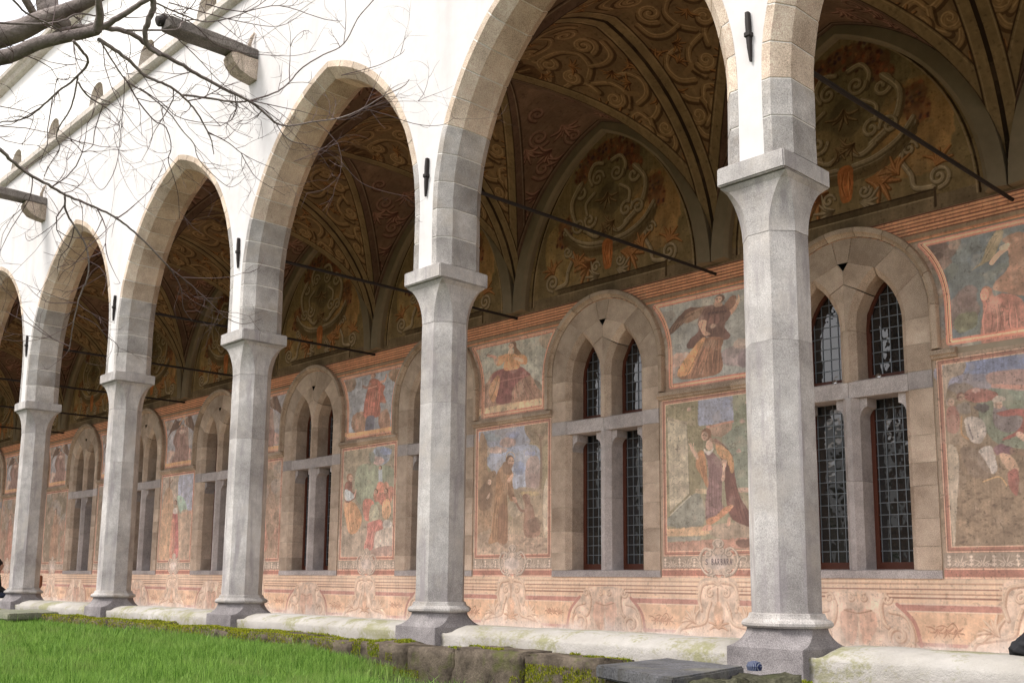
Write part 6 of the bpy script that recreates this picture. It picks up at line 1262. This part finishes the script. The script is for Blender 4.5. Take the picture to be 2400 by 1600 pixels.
# ---------- bare tree, branches traced then grown
def P3(px, py, d):
    v = MW @ Vector(((px - 1200) / 2442.3, -(py - 980) / 2442.3, -1)).normalized(); return CAM + v * d
tree = empty('bare_tree', (-5.9, -7.2, -.8), 'bare leafless tree whose limbs and twigs reach in from the upper left', 'tree')
TL = Vector(tree.location)
Z_ = {'A': (0, 0), 'B': (0, 530), 'D': (800, 0)}
def zp(kx): o = Z_[kx[0]]; return (o[0] + kx[1] / 2.904, o[1] + kx[2] / 2.904)
S_ = 1 / 2.904
BR = [  # (name, width0, width1 in photo pixels, distance0, distance1, points)
 ('limb', 62, 10, 6.6, 5.8, [('A', -900, 520), ('A', -300, 330), ('A', 0, 245), ('A', 150, 200), ('A', 300, 130), ('A', 450, 75), ('A', 600, 10), ('A', 800, -90), ('A', 1100, -300), ('A', 1300, -620)]),
 ('limb', 34, 21, 6.3, 5.9, [('A', -900, 640), ('A', -300, 480), ('A', 0, 395), ('A', 100, 368), ('A', 250, 300), ('A', 400, 262), ('A', 550, 232), ('A', 660, 205)]),
 ('branch', 21, 5, 5.9, 5.6, [('A', 660, 205), ('A', 680, 110), ('A', 670, 0), ('A', 665, -200), ('A', 720, -520), ('A', 690, -850)]),
 ('branch', 13, 8, 5.9, 5.7, [('A', 690, 190), ('A', 800, 125), ('A', 900, 60), ('A', 1000, -5), ('A', 1200, -120), ('A', 1450, -330)]),
 ('branch', 12, 3, 6.0, 6.3, [('A', 640, 175), ('A', 500, 185), ('A', 400, 210), ('A', 330, 250)]),
 ('branch', 12, 3.5, 5.9, 6.6, [('A', 720, 190), ('A', 850, 215), ('A', 950, 268), ('A', 1100, 370), ('A', 1250, 450), ('A', 1400, 540), ('A', 1600, 640), ('A', 1700, 690), ('A', 1800, 770), ('A', 1880, 840), ('A', 1960, 860)]),
 ('branch', 3.6, 1.6, 6.6, 6.8, [('A', 1960, 860), ('A', 2150, 828), ('A', 2323, 800), ('D', 150, 738), ('D', 280, 660), ('D', 420, 590), ('D', 462, 540)]),
 ('branch', 9, 2, 5.9, 6.4, [('A', 670, 270), ('A', 780, 340), ('A', 900, 430), ('A', 980, 510), ('A', 1100, 565), ('A', 1200, 620), ('A', 1260, 675), ('A', 1330, 750), ('A', 1400, 870), ('A', 1440, 960), ('A', 1455, 1050)]),
 ('branch', 5.4, 2, 6.2, 6.9, [('A', 1240, 650), ('A', 1400, 665), ('A', 1600, 695), ('A', 1700, 685), ('A', 1850, 640), ('A', 1950, 580), ('A', 2060, 460), ('A', 2200, 375), ('A', 2340, 300), ('D', 110, 130), ('D', 220, 0)]),
 ('branch', 6.5, 2.2, 5.9, 6.5, [('A', 500, 280), ('A', 560, 350), ('A', 600, 420), ('A', 530, 520), ('A', 400, 620), ('A', 300, 710), ('A', 200, 790), ('A', 100, 825), ('A', 0, 835), ('A', -60, 930)]),
 ('branch', 4, 1.4, 6.1, 6.4, [('A', 530, 520), ('A', 510, 640), ('A', 470, 760), ('A', 400, 870), ('A', 385, 940), ('A', 405, 1010), ('A', 340, 1120), ('A', 300, 1200)]),
 ('branch', 15, 9, 5.75, 5.9, [('A', 900, -160), ('A', 990, -90), ('A', 1045, 40), ('A', 1005, 150), ('A', 988, 250), ('A', 1020, 330), ('A', 1090, 372)]),
 ('branch', 4.4, 3, 5.9, 6.1, [('A', 860, 207), ('A', 1000, 208), ('A', 1200, 202), ('A', 1230, 165), ('A', 1270, 140), ('A', 1350, 135)]),
 ('branch', 9, 3.4, 5.2, 6.0, [('A', -500, 600), ('A', -200, 850), ('A', 0, 1020), ('A', 100, 1110), ('A', 220, 1200), ('A', 350, 1270), ('A', 450, 1330), ('A', 600, 1390), ('A', 750, 1460), ('A', 860, 1535), ('B', 1000, 120), ('B', 1160, 290)]),
 ('branch', 3.4, 1.2, 6.0, 6.3, [('B', 1160, 290), ('B', 1300, 400), ('B', 1450, 540), ('B', 1520, 610), ('B', 1650, 665), ('B', 1780, 630)]),
 ('branch', 5, 2, 5.7, 6.0, [('A', 440, 1335), ('A', 450, 1440), ('A', 520, 1560), ('B', 590, 150), ('B', 600, 330), ('B', 545, 470), ('B', 512, 600), ('B', 490, 720), ('B', 470, 850)]),
 ('branch', 2.6, 1.2, 5.9, 6.1, [('B', 480, 820), ('B', 330, 750), ('B', 200, 665), ('B', 95, 610), ('B', 40, 580)]),
 ('branch', 2.4, 1.0, 5.8, 6.0, [('B', 590, 150), ('B', 700, 50), ('B', 770, -20)]),
 ('branch', 2.4, 1.0, 5.8, 6.0, [('B', 590, 150), ('B', 500, 260), ('B', 430, 310), ('B', 395, 370)]),
 ('branch', 3, 1.2, 6.0, 6.2, [('B', 1160, 290), ('B', 1230, 420), ('B', 1250, 560), ('B', 1310, 645)]),
 ('branch', 2.2, 1.0, 5.9, 6.1, [('B', 530, 605), ('B', 640, 660), ('B', 720, 740), ('B', 800, 810), ('B', 800, 880)]),
 ('branch', 2.2, 1.0, 5.9, 6.1, [('B', 520, 520), ('B', 340, 520), ('B', 250, 470), ('B', 185, 405)]),
 ('branch', 4, 3, 6.0, 6.2, [('A', 530, 560), ('A', 590, 645), ('A', 680, 705), ('A', 745, 710)]),
 ('branch', 2.4, 1.2, 6.1, 6.3, [('A', 700, 720), ('A', 645, 890), ('A', 630, 990), ('A', 560, 1040)]),
 ('branch', 2.0, 1.0, 5.8, 6.0, [('A', 850, 520), ('A', 842, 680), ('A', 822, 900), ('A', 795, 1110), ('A', 740, 1240), ('A', 685, 1290), ('A', 620, 1210), ('A', 570, 1080)]),
 ('branch', 3.2, 1.4, 5.9, 6.3, [('A', 860, 550), ('A', 950, 700), ('A', 1050, 820), ('A', 1130, 870), ('A', 1165, 1000), ('A', 1145, 1090), ('A', 1180, 1200), ('A', 1212, 1330), ('A', 1220, 1490)]),
 ('branch', 3.6, 1.2, 5.9, 6.4, [('A', 690, 290), ('A', 780, 440), ('A', 870, 560), ('A', 1000, 640), ('A', 1150, 770), ('A', 1250, 900), ('A', 1320, 980), ('A', 1350, 1080), ('A', 1450, 1190), ('A', 1560, 1272), ('A', 1640, 1240)]),
 ('branch', 2.6, 1.1, 6.3, 6.6, [('A', 1410, 895), ('A', 1550, 970), ('A', 1640, 1040), ('A', 1750, 1100), ('A', 1870, 1150)]),
 ('branch', 2.0, 1.0, 6.4, 6.6, [('A', 1640, 1040), ('A', 1700, 1150), ('A', 1770, 1230), ('A', 1940, 1330)]),
 ('branch', 2.4, 1.0, 6.2, 6.5, [('A', 950, 600), ('A', 1100, 700), ('A', 1200, 790), ('A', 1350, 832), ('A', 1530, 838), ('A', 1600, 890), ('A', 1720, 940)]),
 ('branch', 4, 1.4, 5.8, 6.3, [('A', 1070, 25), ('A', 1200, 85), ('A', 1400, 150), ('A', 1600, 112), ('A', 1750, 45), ('A', 1830, -20)]),
 ('branch', 2.6, 1.0, 5.9, 6.3, [('A', 1150, 20), ('A', 1400, 90), ('A', 1600, 140), ('A', 1900, 180), ('A', 2100, 60)]),
 ('branch', 2.6, 1.0, 5.9, 6.3, [('A', 1180, 100), ('A', 1320, 170), ('A', 1450, 290), ('A', 1600, 350), ('A', 1800, 375), ('A', 2000, 380), ('A', 2150, 345)]),
 ('branch', 2.4, 1.0, 6.0, 6.3, [('A', 1200, 255), ('A', 1330, 380), ('A', 1500, 560), ('A', 1620, 640)]),
 ('branch', 2.6, 1.1, 5.9, 6.4, [('A', 1400, 30), ('A', 1650, 80), ('A', 1900, 40), ('A', 2200, 130), ('A', 2330, 145)]),
 ('branch', 2.4, 1.0, 6.6, 6.8, [('A', 1870, 830), ('A', 1960, 950), ('A', 2080, 985), ('A', 2190, 1015), ('A', 2330, 1110)]),
 ('branch', 2.0, 0.9, 6.6, 6.8, [('A', 2000, 1100), ('A', 2100, 1060), ('A', 2200, 1010), ('A', 2275, 950)]),
 ('branch', 2.2, 0.9, 6.7, 6.9, [('D', 150, 738), ('D', 300, 780), ('D', 530, 850), ('D', 690, 850), ('D', 770, 798)]),
 ('branch', 2.0, 0.9, 6.7, 6.9, [('D', 0, 515), ('D', 130, 480), ('D', 260, 442), ('D', 400, 372), ('D', 432, 338)]),
 ('branch', 2.0, 0.9, 6.7, 6.9, [('D', 40, 800), ('D', 150, 738), ('D', 220, 600), ('D', 272, 488)]),
 ('branch', 2.0, 0.9, 6.7, 6.9, [('A', 2330, 1110), ('D', 130, 1240), ('D', 280, 1300), ('D', 455, 1338)]),
 ('branch', 2.2, 0.9, 6.0, 6.2, [('A', -20, 720), ('A', 200, 770), ('A', 220, 830), ('A', 150, 990)]),
 ('branch', 2.6, 1.0, 5.9, 6.1, [('A', 220, 1205), ('A', 200, 1350), ('A', 80, 1550), ('B', 0, 170)]),
 ('branch', 2.0, 0.9, 5.9, 6.1, [('A', 440, 1450), ('A', 350, 1540), ('B', 200, 100), ('B', 170, 40)]),
 ('branch', 2.0, 0.9, 5.9, 6.1, [('A', 300, 1220), ('A', 480, 1260), ('A', 580, 1310), ('A', 625, 1390)]),
 ('branch', 5, 3, 6.0, 6.1, [('A', -100, 150), ('A', 200, 165), ('A', 400, 150), ('A', 530, 95), ('A', 650, 110)]),
 ('branch', 5, 3, 5.8, 6.0, [('A', 50, -40), ('A', 180, 90), ('A', 330, 165), ('A', 420, 220)]),
]
def srt(P, n=5): return spline(P, n)
allb = []
for bi, (nm, w0, w1, d0, d1, pts) in enumerate(BR):
    pp = [zp(p) for p in pts]; n = len(pp); raw = [np.array(P3(x, y, d0 + (d1 - d0) * i / (n - 1))) for i, (x, y) in enumerate(pp)]
    sp = srt(raw, 5); m_ = len(sp); rad = [(w0 + (w1 - w0) * (i / (m_ - 1)) ** .8) / 2 / 2442.3 * (d0 + (d1 - d0) * i / (m_ - 1)) for i in range(m_)]
    pl = [Vector(p) for p in sp]
    if w0 < 20:
        for i in range(1, m_ - 1): pl[i] += Vector((random.uniform(-1, 1), random.uniform(-1, 1), random.uniform(-1, 1))) * min(.0035, .35 * rad[i])
    v, f = tube([p - TL for p in pl], rad, 10 if w0 > 12 else 6); link(nm, mesh(nm, v, f, smooth=True), M['bark'] if w0 > 3.5 else M['twig'], tree); allb.append((pl, rad, w0))
# big limb behind, leaving the frame at the top left
v, f = tube([P3(150, 62, 6.6) - TL, P3(112, 20, 6.7) - TL, P3(105, -60, 6.8) - TL, P3(90, -200, 6.9) - TL, P3(60, -420, 7.1) - TL, P3(80, -650, 7.2) - TL], [.045, .06, .065, .058, .04, .012], 12); link('limb', mesh('limb', v, f, smooth=True), M['bark'], tree)
v, f = tube([P3(95, 60, 6.6) - TL, P3(60, 0, 6.5) - TL, P3(40, -80, 6.5) - TL, P3(-10, -260, 6.4) - TL], [.02, .022, .018, .006], 8); link('limb', mesh('limb', v, f, smooth=True), M['bark'], tree)
# trunk outside the frame, to the left
j1 = P3(*zp(('A', -900, 520)), 6.6); tb = Vector((j1.x - .5, j1.y - .2, -.9))
v, f = tube([tb - TL, tb + Vector((.02, 0, 1.2)) - TL, tb.lerp(j1, .6) * 1 + Vector((0, 0, .2)) - TL, j1 - TL], [.24, .19, .15, .12], 14); link('trunk', mesh('trunk', v, f, smooth=True), M['bark'], tree)
# twigs grown from the branches in space
tw = []; trs = random.Random(21)
def grow(p, d, L_, r0, depth):
    n = 5; pts = [p]; q = d.copy(); cv = Vector((trs.gauss(0, .14), trs.gauss(0, .14), trs.gauss(.04, .14)))
    for i in range(n):
        q = (q + cv + Vector((trs.gauss(0, .12), trs.gauss(0, .12), trs.gauss(0, .12)))).normalized(); pts.append(pts[-1] + q * L_ / n)
    tw.append(tube(pts, [r0 * (1 - .65 * i / n) for i in range(n + 1)], 4, False))
    if depth > 0:
        for _ in range(trs.choice([1, 2, 2, 3])):
            i = trs.randint(1, n); ax_ = Vector((trs.gauss(0, 1), trs.gauss(0, 1), trs.gauss(0, 1))).cross(q).normalized(); grow(pts[i], (q + ax_ * trs.uniform(.5, 1.1)).normalized(), L_ * trs.uniform(.4, .7), r0 * .7, depth - 1)
for pl, rad, w0 in allb:
    L_ = sum((pl[i + 1] - pl[i]).length for i in range(len(pl) - 1)); step = .055 if w0 < 12 else .09; cnt = int(L_ / step * (.5 if w0 < 20 else .35))
    for _ in range(cnt):
        i = trs.randint(1, len(pl) - 2); tdir = (pl[i + 1] - pl[i]).normalized(); side = tdir.cross(Vector((trs.gauss(0, 1), trs.gauss(0, 1), trs.gauss(0, 1)))).normalized()
        big = trs.random() < .3; grow(pl[i] - TL, (tdir * .8 + side * trs.uniform(.5, 1.0)).normalized(), trs.uniform(.12, .26) * (2.0 if big else 1), min(rad[i] * .7, .0036 if big else .0025), 2 if big else 1)
v, f = join(tw); o = link('twigs', mesh('twigs', v, f), M['twig'], tree); o['kind'] = 'stuff'
print('twig tris', len(f) * 2)

# ---------- the wing across the garden (seen in the window glass)
ow = empty('opposite_wing', (-20, -34, -.8), 'pale arcaded wing on the far side of the garden, behind the camera', 'building'); OL = Vector(ow.location)
vs, fs = [], []
for k in range(14):
    x0 = -62 + k * 5.5; xc = x0 + 2.75
    for i in range(10):
        a = xc - 2.1 + 4.2 * i / 10; b_ = a + .42; za, zb = 3.2 + 2.6 * math.sqrt(max(0, 1 - ((a - xc) / 2.1) ** 2)), 3.2 + 2.6 * math.sqrt(max(0, 1 - ((b_ - xc) / 2.1) ** 2)); quad((a, -34, za), (b_, -34, zb), (b_, -34, 9), (a, -34, 9))
    quad((x0, -34, -.8), (xc - 2.1, -34, -.8), (xc - 2.1, -34, 9), (x0, -34, 9)); quad((xc + 2.1, -34, -.8), (x0 + 5.5, -34, -.8), (x0 + 5.5, -34, 9), (xc + 2.1, -34, 9))
link('wall', mesh('wall', [Vector(v) - OL for v in vs], fs), M['facade'], ow)
link('gallery_back', mesh('gallery_back', [Vector(v) - OL for v in ((-62, -38, -1), (15, -38, -1), (15, -38, 8.9), (-62, -38, 8.9))], [(0, 1, 2, 3)]), M['bareplaster'], ow)
link('roof', mesh('roof', [Vector(v) - OL for v in ((-62, -33.6, 9), (15, -33.6, 9), (15, -40, 11), (-62, -40, 11))], [(0, 1, 2, 3)]), M['ledge'], ow)
